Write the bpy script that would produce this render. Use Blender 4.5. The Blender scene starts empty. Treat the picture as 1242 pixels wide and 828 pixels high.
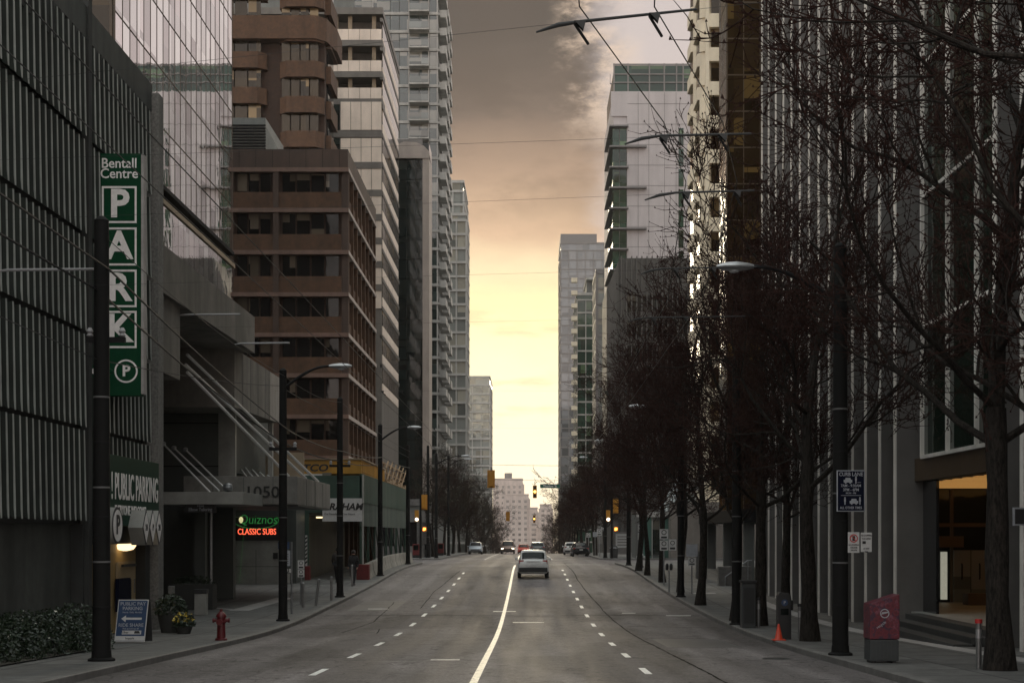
import bpy, bmesh, math, random
from mathutils import Vector, Matrix, Euler
R = math.radians
sc = bpy.context.scene
col = sc.collection
rnd = random.Random(7)

# ------------------------------------------------------------------ ground profile (z by distance along the street)
KN = [(-60,1.4),(-20,.45),(0,0),(26.5,-.72),(32.4,-.88),(37.6,-1.03),(43,-1.16),(48,-1.2),(53.6,-1.19),(58,-1.13),(63,-1.06),
      (66.6,-.99),(75,-.82),(80,-.68),(89,-.44),(97,-.38),(115,-.42),(150,-.5),(200,-.78),(230,-1.4),(300,-4.5),(500,-14),
      (900,-30),(3000,-60),(9000,-60)]
def _lin(y):
    for (a, za), (b, zb) in zip(KN, KN[1:]):
        if y <= b: return za + (zb-za)*(y-a)/(b-a)
    return KN[-1][1]
_tab = {}
def _knot(i):
    if i not in _tab:
        _tab[i] = sum(_lin(i+d) for d in range(-4, 5))/9 if i < 300 else _lin(i)
    return _tab[i]
def gz(y):
    i = math.floor(y); t = y-i
    return _knot(i)*(1-t)+_knot(i+1)*t
def ys(a, b, step=1):
    out = [a]; k = math.floor(a)+1
    while k < b:
        if k-out[-1] >= step-.999 and k-out[-1] > 1e-4: out.append(k)
        k += 1
    if b-out[-1] > 1e-4: out.append(b)
    return out
KERB = .13
def smooth(t): t = max(0, min(1, t)); return t*t*(3-2*t)
CR0, CR1 = 112.0, 128.0            # the cross street
def kerb_l(y): return -7.4-.3*smooth((y-38)/22)
def kerb_r(y): return 6.05+.3*smooth((y-30)/20)
def sw(y): return gz(y)+KERB       # pavement height

# ------------------------------------------------------------------ mesh builder
class MB:
    def __init__(s): s.v = []; s.f = []
    def box(s, x0, x1, y0, y1, z0, z1):
        if x0 > x1: x0, x1 = x1, x0
        if y0 > y1: y0, y1 = y1, y0
        if z0 > z1: z0, z1 = z1, z0
        n = len(s.v)
        s.v += [(x,y,z) for z in (z0,z1) for (x,y) in ((x0,y0),(x1,y0),(x1,y1),(x0,y1))]
        s.f += [tuple(n+i for i in q) for q in ((3,2,1,0),(4,5,6,7),(0,1,5,4),(1,2,6,5),(2,3,7,6),(3,0,4,7))]
        return s
    def poly(s, pts):
        n = len(s.v); s.v += [tuple(p) for p in pts]; s.f.append(tuple(range(n, n+len(pts)))); return s
    def prism(s, pts, axis, a, b):
        """pts 2D in the two other axes (in xyz order), extruded along axis from a to b"""
        def mk(p, t):
            return {'x': (t,p[0],p[1]), 'y': (p[0],t,p[1]), 'z': (p[0],p[1],t)}[axis]
        n = len(s.v); k = len(pts)
        s.v += [mk(p,a) for p in pts]+[mk(p,b) for p in pts]
        s.f.append(tuple(range(n,n+k))[::-1]); s.f.append(tuple(range(n+k,n+2*k)))
        for i in range(k): j = (i+1)%k; s.f.append((n+i,n+j,n+k+j,n+k+i))
        return s
    def tube(s, pts, rad, n=8, cap=True):
        pts = [Vector(p) for p in pts]
        if not hasattr(rad, '__len__'): rad = [rad]*len(pts)
        base = len(s.v); m = len(pts); u = None
        for i, p in enumerate(pts):
            d = (pts[min(i+1,m-1)]-pts[max(i-1,0)]).normalized()
            if u is None:
                u = d.orthogonal().normalized()
            else:
                u = u-d*u.dot(d)
                u = u.normalized() if u.length > 1e-6 else d.orthogonal().normalized()
            w = d.cross(u)
            for k in range(n):
                a = 2*math.pi*k/n
                q = p+(u*math.cos(a)+w*math.sin(a))*rad[i]
                s.v.append((q.x,q.y,q.z))
        for i in range(m-1):
            for k in range(n):
                k2 = (k+1)%n
                s.f.append((base+i*n+k, base+i*n+k2, base+(i+1)*n+k2, base+(i+1)*n+k))
        if cap:
            s.f.append(tuple(base+k for k in range(n))[::-1]); s.f.append(tuple(base+(m-1)*n+k for k in range(n)))
        return s
    def lathe(s, prof, n=20, c=(0,0,0)):
        b = len(s.v); m = len(prof)
        for (r,z) in prof:
            for k in range(n):
                a = 2*math.pi*k/n; s.v.append((c[0]+r*math.cos(a), c[1]+r*math.sin(a), c[2]+z))
        for i in range(m-1):
            for k in range(n):
                k2 = (k+1)%n; s.f.append((b+i*n+k,b+i*n+k2,b+(i+1)*n+k2,b+(i+1)*n+k))
        s.f.append(tuple(b+k for k in range(n))[::-1]); s.f.append(tuple(b+(m-1)*n+k for k in range(n)))
        return s
    def disc(s, c, r, axis='y', n=24, r2=None):
        def at(rr, a):
            u, w = rr*math.cos(a), rr*math.sin(a)
            return {'y': (c[0]+u,c[1],c[2]+w), 'x': (c[0],c[1]+u,c[2]+w), 'z': (c[0]+u,c[1]+w,c[2])}[axis]
        A = [2*math.pi*k/n for k in range(n)]
        if r2 is None: return s.poly([at(r,a) for a in A])
        b = len(s.v)
        s.v += [at(r,a) for a in A]+[at(r2,a) for a in A]
        for k in range(n): j = (k+1)%n; s.f.append((b+k,b+j,b+n+j,b+n+k))
        return s
    def mesh(s, name, mat, off=(0,0,0), smooth=False, bevel=0):
        me = bpy.data.meshes.new(name)
        me.from_pydata([(x-off[0],y-off[1],z-off[2]) for (x,y,z) in s.v], [], s.f)
        bm = bmesh.new(); bm.from_mesh(me)
        if bevel:
            bmesh.ops.remove_doubles(bm, verts=bm.verts, dist=1e-5)
            ed = [e for e in bm.edges if len(e.link_faces) == 2 and e.calc_face_angle(0) > .5]
            bmesh.ops.bevel(bm, geom=ed, offset=bevel, segments=2, profile=.6, affect='EDGES', clamp_overlap=True)
        bmesh.ops.recalc_face_normals(bm, faces=bm.faces)
        bm.to_mesh(me); bm.free()
        if smooth:
            for p in me.polygons: p.use_smooth = True
            try: me.set_sharp_from_angle(angle=R(38))
            except Exception: pass
        if mat is not None: me.materials.append(mat)
        return me
    def build(s, name, mat, parent=None, origin=None, local=False, **kw):
        off = (0,0,0) if local else (WL[parent.name] if parent is not None else (origin or (0,0,0)))
        o = bpy.data.objects.new(name, s.mesh(name, mat, off, **kw)); col.objects.link(o)
        if parent is not None: o.parent = parent; WL[o.name] = WL[parent.name]
        else: o.location = off; WL[o.name] = off
        return o
WL = {}
def tag(o, label, cat, group=None):
    o['label'] = label; o['category'] = cat
    if group: o['group'] = group
    return o
def thing(name, label, cat, loc=(0,0,0), group=None, rz=0):
    o = bpy.data.objects.new(name, None); col.objects.link(o); o.location = loc; o.rotation_euler = (0,0,rz)
    o.empty_display_size = .2
    WL[o.name] = tuple(loc); return tag(o, label, cat, group)
def struct(o): o['kind'] = 'structure'; return o
def copy_tree(o, parent=None):
    c = o.copy(); col.objects.link(c)
    if parent is not None: c.parent = parent
    for ch in o.children: copy_tree(ch, c)
    return c
def dup(o, loc, label=None, rz=None, scale=None):
    c = copy_tree(o); c.location = loc; WL[c.name] = tuple(loc)
    if label: c['label'] = label
    if rz is not None: c.rotation_euler = (0,0,rz)
    if scale: c.scale = (scale,)*3 if not hasattr(scale,'__len__') else scale
    return c
CAMR, STR, STL = (R(90),0,0), (R(90),0,R(90)), (R(90),0,R(-90))     # text facing the camera end, facing +X, facing -X
def text(name, body, size, loc, rot, mat, parent, sx=1, align='CENTER', bold=.0, ext=.006, local=False, shear=0):
    cu = bpy.data.curves.new(name, 'FONT'); cu.body = body; cu.size = size; cu.align_x = align; cu.align_y = 'CENTER'
    cu.offset = bold*size; cu.extrude = ext; cu.resolution_u = 3; cu.shear = shear
    t = bpy.data.objects.new(name+'_curve', cu)
    me = bpy.data.meshes.new_from_object(t); me.name = name
    bpy.data.objects.remove(t); bpy.data.curves.remove(cu)
    me.materials.clear(); me.materials.append(mat)
    o = bpy.data.objects.new(name, me); col.objects.link(o)
    o.parent = parent; w = (0,0,0) if local else WL[parent.name]
    o.location = tuple(loc[i]-w[i] for i in range(3)); o.rotation_euler = rot; o.scale = (sx,1,1)
    return o

# ------------------------------------------------------------------ materials
def mat_new(name):
    m = bpy.data.materials.new(name); m.use_nodes = True
    nt = m.node_tree; b = nt.nodes['Principled BSDF']
    return m, nt, b
def lk(nt, a, b): nt.links.new(a, b)
def noise(nt, vec, scale, detail=4, rough=.6):
    n = nt.nodes.new('ShaderNodeTexNoise'); n.inputs['Scale'].default_value = scale
    n.inputs['Detail'].default_value = detail; n.inputs['Roughness'].default_value = rough
    lk(nt, vec, n.inputs['Vector']); return n.outputs['Fac']
def ramp(nt, fac, stops):
    r = nt.nodes.new('ShaderNodeValToRGB'); e = r.color_ramp.elements
    while len(e) < len(stops): e.new(.5)
    for i, (p, c) in enumerate(stops):
        e[i].position = p; e[i].color = (*c, 1) if hasattr(c,'__len__') else (c,c,c,1)
    lk(nt, fac, r.inputs['Fac']); return r.outputs['Color']
def mixc(nt, fac, a, b, mode='MIX'):
    m = nt.nodes.new('ShaderNodeMix'); m.data_type = 'RGBA'; m.blend_type = mode
    for s, v in ((m.inputs[0],fac),(m.inputs[6],a),(m.inputs[7],b)):
        if hasattr(v,'is_linked'): lk(nt, v, s)
        elif hasattr(v,'__len__'): s.default_value = (*v,1)
        else: s.default_value = v
    return m.outputs[2]
def math_(nt, op, a, b=None, c=None):
    m = nt.nodes.new('ShaderNodeMath'); m.operation = op
    for i, v in enumerate((a,b,c)):
        if v is None: continue
        if hasattr(v,'is_linked'): lk(nt, v, m.inputs[i])
        else: m.inputs[i].default_value = v
    return m.outputs[0]
def pos(nt, scale=(1,1,1)):
    g = nt.nodes.new('ShaderNodeNewGeometry'); mp = nt.nodes.new('ShaderNodeMapping')
    mp.inputs['Scale'].default_value = scale; lk(nt, g.outputs['Position'], mp.inputs['Vector']); return mp.outputs['Vector']
def bump(nt, b, h, strength, dist=.02):
    n = nt.nodes.new('ShaderNodeBump'); n.inputs['Strength'].default_value = strength; n.inputs['Distance'].default_value = dist
    lk(nt, h, n.inputs['Height']); lk(nt, n.outputs['Normal'], b.inputs['Normal'])
def surf(name, c, rough=.7, var=.25, scale=3, stain=.25, metal=0, bmp=.15, spec=.5, streak=True):
    """weathered matte surface: grain, broad stains and rain streaks running down"""
    m, nt, b = mat_new(name)
    P = pos(nt)
    n1 = noise(nt, P, scale, 6, .65)
    lo = tuple(x*(1-var) for x in c); hi = tuple(min(1,x*(1+var)) for x in c)
    cc = ramp(nt, n1, [(.3,lo),(.7,hi)])
    n2 = noise(nt, pos(nt,(.6,.6,.08) if streak else (.5,.5,.5)), 1.3, 4, .6)
    st = ramp(nt, n2, [(.35,1-stain),(.62,1)])
    cc = mixc(nt, 1, cc, st, 'MULTIPLY')
    lk(nt, cc, b.inputs['Base Color'])
    lk(nt, ramp(nt, n1, [(.2,max(0,rough-.1)),(.8,min(1,rough+.1))]), b.inputs['Roughness'])
    b.inputs['Metallic'].default_value = metal; b.inputs['Specular IOR Level'].default_value = spec
    if bmp: bump(nt, b, n1, bmp)
    return m
def glass(name, tint, alt, prob, ior=1.7, rough=.04, cell=(2.5,2.5,3.), wob=.25, metal=0, seed=0.):
    """window glass seen from outside: dark room or blind behind each pane, slightly wavy reflections"""
    m, nt, b = mat_new(name)
    P = pos(nt)
    s = nt.nodes.new('ShaderNodeVectorMath'); s.operation = 'SNAP'; s.inputs[1].default_value = cell
    ad = nt.nodes.new('ShaderNodeVectorMath'); ad.inputs[1].default_value = (seed,seed*1.7,seed*.6)
    lk(nt, P, ad.inputs[0]); lk(nt, ad.outputs[0], s.inputs[0])
    oi = nt.nodes.new('ShaderNodeObjectInfo')
    w = nt.nodes.new('ShaderNodeTexWhiteNoise'); w.noise_dimensions = '4D'
    lk(nt, s.outputs[0], w.inputs['Vector']); lk(nt, oi.outputs['Random'], w.inputs['W'])
    w2 = nt.nodes.new('ShaderNodeSeparateColor'); lk(nt, w.outputs['Color'], w2.inputs[0])
    tcg = nt.nodes.new('ShaderNodeTexCoord'); gs_ = nt.nodes.new('ShaderNodeSeparateXYZ'); lk(nt, tcg.outputs['Generated'], gs_.inputs[0])
    part = math_(nt, 'GREATER_THAN', gs_.outputs['Z'], math_(nt,'MULTIPLY',w2.outputs[2],.95))          # blinds drawn part of the way
    f = math_(nt, 'MULTIPLY', math_(nt, 'LESS_THAN', w.outputs['Value'], prob), part)
    dark = ramp(nt, w2.outputs[0], [(0,tuple(x*.5 for x in tint)),(1,tuple(min(1,x*1.5) for x in tint))])
    lit = ramp(nt, w2.outputs[1], [(0,tuple(x*.5 for x in alt)),(1,alt)])
    lk(nt, mixc(nt, f, dark, lit), b.inputs['Base Color'])
    b.inputs['Roughness'].default_value = rough; b.inputs['IOR'].default_value = ior; b.inputs['Metallic'].default_value = metal
    bump(nt, b, noise(nt, P, .9, 2, .5), wob, .03)
    return m
def plain(name, c, rough=.5, metal=0, emit=None, es=1, spec=.5):
    m, nt, b = mat_new(name)
    n = noise(nt, pos(nt), 9, 4)
    lk(nt, ramp(nt, n, [(.25,tuple(x*.86 for x in c)),(.75,tuple(min(1,x*1.1) for x in c))]), b.inputs['Base Color'])
    b.inputs['Roughness'].default_value = rough; b.inputs['Metallic'].default_value = metal; b.inputs['Specular IOR Level'].default_value = spec
    if emit: b.inputs['Emission Color'].default_value = (*emit,1); b.inputs['Emission Strength'].default_value = es
    return m

def asphalt():
    m, nt, b = mat_new('asphalt')
    P = pos(nt)
    fine = noise(nt, P, 55, 3, .7); mid = noise(nt, P, 4, 5, .65)
    lanes = noise(nt, pos(nt,(1.1,.035,1)), 1.0, 5, .6)
    patch = noise(nt, pos(nt,(.25,.09,1)), 1.0, 2, .4)
    c = ramp(nt, lanes, [(.3,(.115,.105,.105)),(.7,(.21,.192,.191))])
    c = mixc(nt, .55, c, ramp(nt, mid, [(.3,(.11,.10,.10)),(.7,(.215,.197,.196))]))
    c = mixc(nt, 1, c, ramp(nt, patch, [(.45,.78),(.5,1.1)]), 'MULTIPLY')
    c = mixc(nt, 1, c, ramp(nt, fine, [(.25,.5),(.75,1.5)]), 'MULTIPLY')
    ag = noise(nt, P, 16, 4, .75); c = mixc(nt, 1, c, ramp(nt, ag, [(.28,.58),(.5,1.0),(.74,1.42)]), 'MULTIPLY')
    st = noise(nt, pos(nt,(.9,.10,1)), 1.7, 5, .7); c = mixc(nt, 1, c, ramp(nt, st, [(.30,.62),(.46,1)]), 'MULTIPLY')
    vp = nt.nodes.new('ShaderNodeTexVoronoi'); vp.distance = 'CHEBYCHEV'; vp.inputs['Scale'].default_value = 1.0; lk(nt, pos(nt,(.30,.085,0)), vp.inputs['Vector'])
    vs = nt.nodes.new('ShaderNodeSeparateColor'); lk(nt, vp.outputs['Color'], vs.inputs[0])
    c = mixc(nt, 1, c, ramp(nt, vs.outputs[0], [(0,.80),(.35,.98),(.7,1.02),(1,1.16)]), 'MULTIPLY')          # old utility cuts
    gx = nt.nodes.new('ShaderNodeNewGeometry'); gs = nt.nodes.new('ShaderNodeSeparateXYZ'); lk(nt, gx.outputs['Position'], gs.inputs[0])
    tr_ = math_(nt,'COSINE',math_(nt,'MULTIPLY',math_(nt,'ADD',gs.outputs['X'],.88),4.19))
    tr_ = math_(nt,'MULTIPLY',tr_,noise(nt, pos(nt,(1.2,.06,1)), 1.3, 4, .6))
    c = mixc(nt, 1, c, ramp(nt, tr_, [(0,.86),(.5,1.08)]), 'MULTIPLY')                                       # tyre wear
    oil = noise(nt, pos(nt,(2.2,.5,1)), 1.6, 5, .7); c = mixc(nt, 1, c, ramp(nt, oil, [(.62,1),(.70,.62)]), 'MULTIPLY')
    # cracks
    wv = nt.nodes.new('ShaderNodeVectorMath'); wv.operation = 'ADD'
    nn = nt.nodes.new('ShaderNodeTexNoise'); nn.inputs['Scale'].default_value = .7; lk(nt, P, nn.inputs['Vector'])
    lk(nt, pos(nt,(.16,.07,1)), wv.inputs[0]); lk(nt, nn.outputs['Color'], wv.inputs[1])
    v = nt.nodes.new('ShaderNodeTexVoronoi'); v.feature = 'DISTANCE_TO_EDGE'; v.inputs['Scale'].default_value = 1.1; lk(nt, wv.outputs[0], v.inputs['Vector'])
    cr = ramp(nt, v.outputs['Distance'], [(0,.45),(.013,1)])
    c = mixc(nt, 1, c, cr, 'MULTIPLY')
    lk(nt, c, b.inputs['Base Color'])
    lk(nt, ramp(nt, lanes, [(.3,.62),(.7,.80)]), b.inputs['Roughness']); b.inputs['Specular IOR Level'].default_value = .13
    bump(nt, b, fine, .35, .01)
    return m
def paving():
    m, nt, b = mat_new('pavement_concrete')
    P = pos(nt)
    br = nt.nodes.new('ShaderNodeTexBrick'); br.offset = 0; br.inputs['Scale'].default_value = 1
    br.inputs['Brick Width'].default_value = 1.5; br.inputs['Row Height'].default_value = 1.5; br.inputs['Mortar Size'].default_value = .028
    br.inputs['Color1'].default_value = (.105,.104,.10,1); br.inputs['Color2'].default_value = (.15,.148,.142,1); br.inputs['Mortar'].default_value = (.04,.04,.04,1)
    lk(nt, P, br.inputs['Vector'])
    n = noise(nt, P, 2.2, 6, .7); f = noise(nt, P, 60, 2, .6)
    c = mixc(nt, 1, br.outputs['Color'], ramp(nt, n, [(.3,.6),(.7,1.2)]), 'MULTIPLY')
    c = mixc(nt, 1, c, ramp(nt, f, [(.3,.8),(.7,1.2)]), 'MULTIPLY')
    lk(nt, c, b.inputs['Base Color']); b.inputs['Roughness'].default_value = .72
    bump(nt, b, f, .3, .006); return m
def worn_paint(name, c):
    m, nt, b = mat_new(name)
    n = noise(nt, pos(nt), 7, 6, .75)
    lk(nt, ramp(nt, n, [(.33,(.09,.085,.08)),(.47,c)]), b.inputs['Base Color']); b.inputs['Roughness'].default_value = .5
    return m
def bark(name, a, c):
    m, nt, b = mat_new(name)
    n = noise(nt, pos(nt,(1,1,.25)), 22, 5, .7)
    lk(nt, ramp(nt, n, [(.36,a),(.66,c)]), b.inputs['Base Color']); b.inputs['Roughness'].default_value = .9; b.inputs['Specular IOR Level'].default_value = .2
    bump(nt, b, n, .9, .03); return m

M = dict(
    asphalt=asphalt(), paving=paving(), kerb=surf('kerb_concrete',(.16,.155,.15),.75,.25,5,.3,streak=False),
    earth=surf('earth',(.05,.045,.035),.95,.3,.4,.2,streak=False), tar=plain('tar_seal',(.016,.0155,.016),.9,spec=.1),
    white_line=worn_paint('white_road_paint',(.92,.91,.88)), yellow_line=worn_paint('yellow_road_paint',(.88,.82,.66)),
    pale_band=surf('pale_paving',(.42,.40,.39),.7,.2,4,.2,streak=False),
    park_conc=surf('parkade_concrete',(.07,.075,.07),.8,.3,3,.5), park_fin=surf('parkade_panel',(.024,.033,.028),.7,.3,2,.45), park_lit_edge=surf('parkade_lit_edge',(.34,.36,.34),.6,.2,2,.35),
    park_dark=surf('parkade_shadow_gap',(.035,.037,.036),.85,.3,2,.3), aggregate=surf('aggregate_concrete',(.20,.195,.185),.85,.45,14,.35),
    conc=surf('board_concrete',(.20,.185,.165),.8,.25,1.5,.4), conc_pale=surf('pale_concrete',(.34,.315,.285),.8,.15,1.5,.35),
    slate=surf('slate_panel',(.075,.085,.08),.55,.15,1,.25), stone=surf('stone_panel',(.32,.32,.30),.5,.2,1.2,.2),
    canopy=surf('canopy_stone',(.22,.215,.20),.6,.25,2.5,.35),
    brick=surf('brown_brick',(.105,.056,.033),.85,.3,2.5,.3), brick2=surf('dark_brown_brick',(.062,.036,.026),.85,.3,2.5,.3),
    rose=surf('rose_ledge',(.20,.125,.098),.7,.2,2,.3), rose_dark=surf('brown_cladding',(.080,.050,.038),.7,.2,1,.3),
    louvre=surf('roof_louvre',(.20,.21,.20),.6,.15,2,.2), cream=surf('cream_panel',(.80,.68,.58),.6,.1,.5,.15),
    bronze_frame=surf('grey_band',(.16,.145,.13),.6,.15,1,.2), tan=surf('tan_column',(.32,.25,.17),.7,.2,1,.2),
    condo=surf('condo_concrete',(.42,.41,.39),.7,.15,.6,.25), condo_dark=surf('condo_core',(.15,.16,.155),.7,.15,.6,.25),
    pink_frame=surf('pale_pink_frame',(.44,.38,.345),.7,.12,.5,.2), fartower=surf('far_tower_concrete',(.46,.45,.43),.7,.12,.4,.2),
    g_hazed=glass('hazed_far_window',(.27,.25,.24),(.42,.38,.36),.5,1.4), farhazed=surf('hazed_far_block',(.62,.53,.49),.8,.1,.1,.15), mauve=surf('white_panel',(.49,.45,.455),.55,.06,.4,.12),  # far block and its windows paled in colour to carry distance haze
    seam=plain('panel_seam',(.20,.19,.19),.6), grey_metal=surf('grey_ribbed_metal',(.22,.205,.20),.5,.12,.5,.2,metal=.0),
    fin=surf('white_trim_lit_fin',(.82,.79,.74),.5,.10,1.2,.22), fin_shaded=surf('shaded_fin_side',(.165,.160,.154),.55,.15,1.2,.3), fin_back=surf('fin_backing',(.10,.105,.105),.6,.15,1,.2),  # fin ends pale, fin sides dark: street light and shade put into the colours
    cream_tower=surf('sunlit_cream_stone',(.80,.71,.55),.65,.1,.6,.15), bronze=surf('bronze_metal',(.085,.058,.035),.4,.2,1,.2),
    black=plain('black_metal',(.010,.010,.011),.7,spec=.2), pole=surf('pole_paint',(.010,.010,.010),.8,.25,6,.2,bmp=.05,spec=.2), steel=plain('galvanised_steel',(.30,.31,.32),.4,.8),
    alu=plain('aluminium',(.42,.42,.43),.4,.7), rod=plain('white_steel_rod',(.70,.70,.69),.35,.2),
    green_sign=plain('green_sign_face',(.003,.052,.022),.6,spec=.12), green_dark=plain('dark_green_face',(.007,.042,.026),.6,spec=.15), white=plain('white_lettering',(.90,.87,.86),.45),
    sign_white=plain('white_sign_face',(.58,.575,.57),.6), ink=plain('black_lettering',(.02,.02,.022),.5), blue=plain('blue_sign_face',(.022,.055,.13),.4),
    navy=plain('navy_sign_face',(.004,.006,.020),.7,spec=.1), grey_sign=plain('grey_lettering',(.40,.42,.46),.5), red_ink=plain('red_lettering',(.5,.03,.03),.5),
    red=plain('red_hydrant_paint',(.10,.006,.009),.45), cone=plain('orange_plastic',(.62,.06,.025),.5), maroon=None,
    hoard=surf('green_hoarding',(.035,.075,.055),.65,.25,1,.35), hoard_net=surf('green_mesh_netting',(.085,.115,.095),.8,.25,4,.4),
    hoard_in=surf('plywood_liner',(.085,.080,.055),.7,.25,1,.3), barrier=surf('barrier_concrete',(.30,.285,.25),.8,.2,3,.35), redblock=surf('red_painted_block',(.14,.018,.018),.7,.25,3,.2),
    orange_box=surf('yellow_container_paint',(.52,.27,.03),.55,.12,1,.25), lumber=surf('lumber',(.36,.25,.15),.75,.25,3,.2),
    bark=bark('tree_bark',(.005,.004,.0035),(.040,.034,.029)), twig=bark('reddish_twigs',(.012,.005,.004),(.046,.019,.014)), twig2=bark('greenish_twigs',(.014,.013,.008),(.042,.036,.024)),
    leaf=surf('shrub_leaf',(.016,.028,.013),.4,.6,9,.2,streak=False), bloom=plain('yellow_blossom',(.55,.40,.06),.6), pale_bloom=plain('white_blossom',(.6,.6,.52),.6),
    pot=surf('dark_planter',(.035,.036,.034),.7,.2,3,.2), wire=plain('wire_rubber',(.016,.016,.017),.6), insul=plain('insulator_rod',(.30,.30,.31),.4),
    skin=plain('skin',(.35,.2,.15),.6), coat=plain('dark_coat',(.013,.013,.015),.85), coat2=plain('brown_coat',(.022,.016,.014),.85), hair=plain('dark_hair',(.02,.014,.01),.7), trousers=plain('dark_trousers',(.012,.013,.018),.85),
    tyre=plain('tyre_rubber',(.012,.012,.012),.8), carglass=plain('car_glass',(.006,.009,.009),.12,spec=.25), rim=plain('alloy_rim',(.4,.4,.42),.3,.8),
    silver=plain('silver_car_paint',(.62,.62,.61),.35,.1), darkcar=plain('dark_car_paint',(.025,.027,.03),.2,.2), maroon_car=plain('bronze_car_paint',(.20,.13,.10),.25,.3), whitecar=plain('white_car_paint',(.7,.7,.69),.3), greycar=plain('grey_car_paint',(.16,.17,.175),.25,.4), bluecar=plain('pale_blue_car_paint',(.42,.47,.52),.25,.3),
    tail=plain('red_tail_lens',(.30,.012,.010),.25), head=plain('lit_headlamp',(.9,.85,.7),.3,emit=(1,.86,.55),es=5), plastic=plain('dark_plastic',(.02,.021,.022),.6),
    amber_box=plain('yellow_signal_housing',(.48,.22,.02),.5), lens_off=plain('dark_signal_lens',(.03,.02,.02),.3), lens_amber=plain('amber_signal_lens',(.9,.5,.1),.3,emit=(1,.55,.12),es=3), lens_green=plain('green_signal_lens',(.1,.8,.5),.3,emit=(.35,1,.75),es=2.5),
    lens_hand=plain('orange_hand_signal',(.9,.3,.05),.3,emit=(1,.28,.05),es=4), lens_white=plain('white_walk_signal',(.9,.9,.8),.3,emit=(1,.95,.75),es=3),
    street_green=plain('street_name_green',(.02,.12,.085),.4), neon_red=plain('red_neon_tube',(.9,.15,.1),.4,emit=(1,.13,.06),es=1.25), neon_green=plain('green_neon_tube',(.05,.3,.08),.4,emit=(.04,.30,.07),es=.25),
    neon_bulb=plain('pale_neon_bulb',(.7,.7,.4),.4,emit=(.75,.72,.35),es=.6),
    lobby_glow=plain('amber_ceiling_lamp',(.9,.5,.15),.5,emit=(1,.50,.14),es=.26), lobby_wall=surf('lobby_wood',(.11,.066,.030),.5,.25,1.5,.2), door_glow=plain('warm_ceiling_lamp',(.9,.6,.3),.5,emit=(1,.72,.38),es=1.6),
    door=surf('cream_door_paint',(.42,.33,.20),.6,.12,1,.2), tan_wall=surf('tan_wall',(.40,.29,.13),.7,.12,1,.2), lampglass=plain('lamp_lens',(.55,.56,.58),.25), case_glow=plain('pale_lit_case',(.5,.5,.45),.4,emit=(.85,.85,.68),es=.22), strap=plain('dull_strap',(.12,.12,.12),.6), step=surf('dark_step_stone',(.045,.046,.045),.7,.25,4,.3,streak=False), podium_metal=surf('dark_ribbed_metal',(.10,.095,.09),.6,.15,.6,.2), walk_lamp=plain('walkway_tube',(.9,.8,.5),.4,emit=(1,.8,.42),es=1.6),
    bollard_steel=plain('brushed_bollard',(.22,.22,.22),.4,.6), teal=surf('teal_shopfront',(.06,.14,.115),.55,.12,1,.15), bin_grey=surf('grey_bin_plastic',(.045,.05,.052),.6,.15,4,.2,streak=False),
    g_dark=glass('dark_window',(.012,.013,.015),(.10,.088,.075),.22,1.6), g_brown=glass('brown_block_window',(.010,.009,.009),(.16,.13,.10),.45,1.5), g_gold=glass('gold_reflecting_window',(.040,.026,.012),(.26,.18,.09),.36,1.6,rough=.08,metal=.3,wob=.9),
    g_mirror=glass('mirror_curtain_glass',(.86,.80,.82),(.92,.86,.87),.5,1.5,.015,metal=1,wob=.10), g_condo=glass('condo_glass',(.030,.042,.040),(.26,.25,.22),.40,2.0), g_green=glass('green_tower_glass',(.012,.040,.028),(.10,.17,.09),.25,1.6,wob=.5),
    g_black=glass('black_curtain_glass',(.008,.014,.014),(.02,.028,.026),.4,1.5,wob=.4), g_far=glass('far_tower_glass',(.20,.21,.20),(.42,.40,.34),.4,1.8), g_rail=glass('balcony_glass',(.16,.17,.165),(.28,.27,.25),.4,1.7,wob=.05),
    g_lobby=glass('lobby_glass',(.015,.016,.014),(.03,.03,.025),.3,1.5), g_bronze=glass('bronze_mirror_glass',(.04,.024,.010),(.22,.14,.05),.3,1.45,rough=.06,metal=.35,wob=1.0), g_darkgreen=glass('dark_green_glass',(.010,.024,.017),(.02,.04,.03),.4,1.5,wob=.4), g_blue=glass('grey_blue_glass',(.16,.165,.175),(.24,.24,.25),.3,1.7),
)
def graffiti():
    m, nt, b = mat_new('printed_maroon_wrap')
    P = pos(nt)
    v = nt.nodes.new('ShaderNodeTexVoronoi'); v.inputs['Scale'].default_value = 11; lk(nt, P, v.inputs['Vector'])
    n = noise(nt, P, 8, 4)
    c = ramp(nt, v.outputs['Distance'], [(.1,(.07,.004,.012)),(.5,(.13,.008,.02)),(.75,(.035,.008,.03))])
    c = mixc(nt, ramp(nt, n, [(.55,0.),(.68,.65)]), c, (.22,.07,.11))
    lk(nt, c, b.inputs['Base Color']); b.inputs['Roughness'].default_value = .4; return m
M['maroon'] = graffiti()

# ------------------------------------------------------------------ camera
cam = bpy.data.cameras.new('camera'); co = bpy.data.objects.new('camera', cam); col.objects.link(co)
F = 1800.0                                    # focal length in pixels of a 1242 px wide frame
cam.sensor_width = 36; cam.lens = 36*F/1242; cam.shift_x = -(640-621)/1242; cam.shift_y = (648-414)/1242
cam.clip_end = 20000; cam.clip_start = .1
CZ = 1.75
co.location = (0,0,CZ); co.rotation_euler = (R(90),0,0); sc.camera = co
TOPZ = lambda y: CZ+648*y/F                   # height at which a thing at distance y leaves the top of the picture

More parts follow.
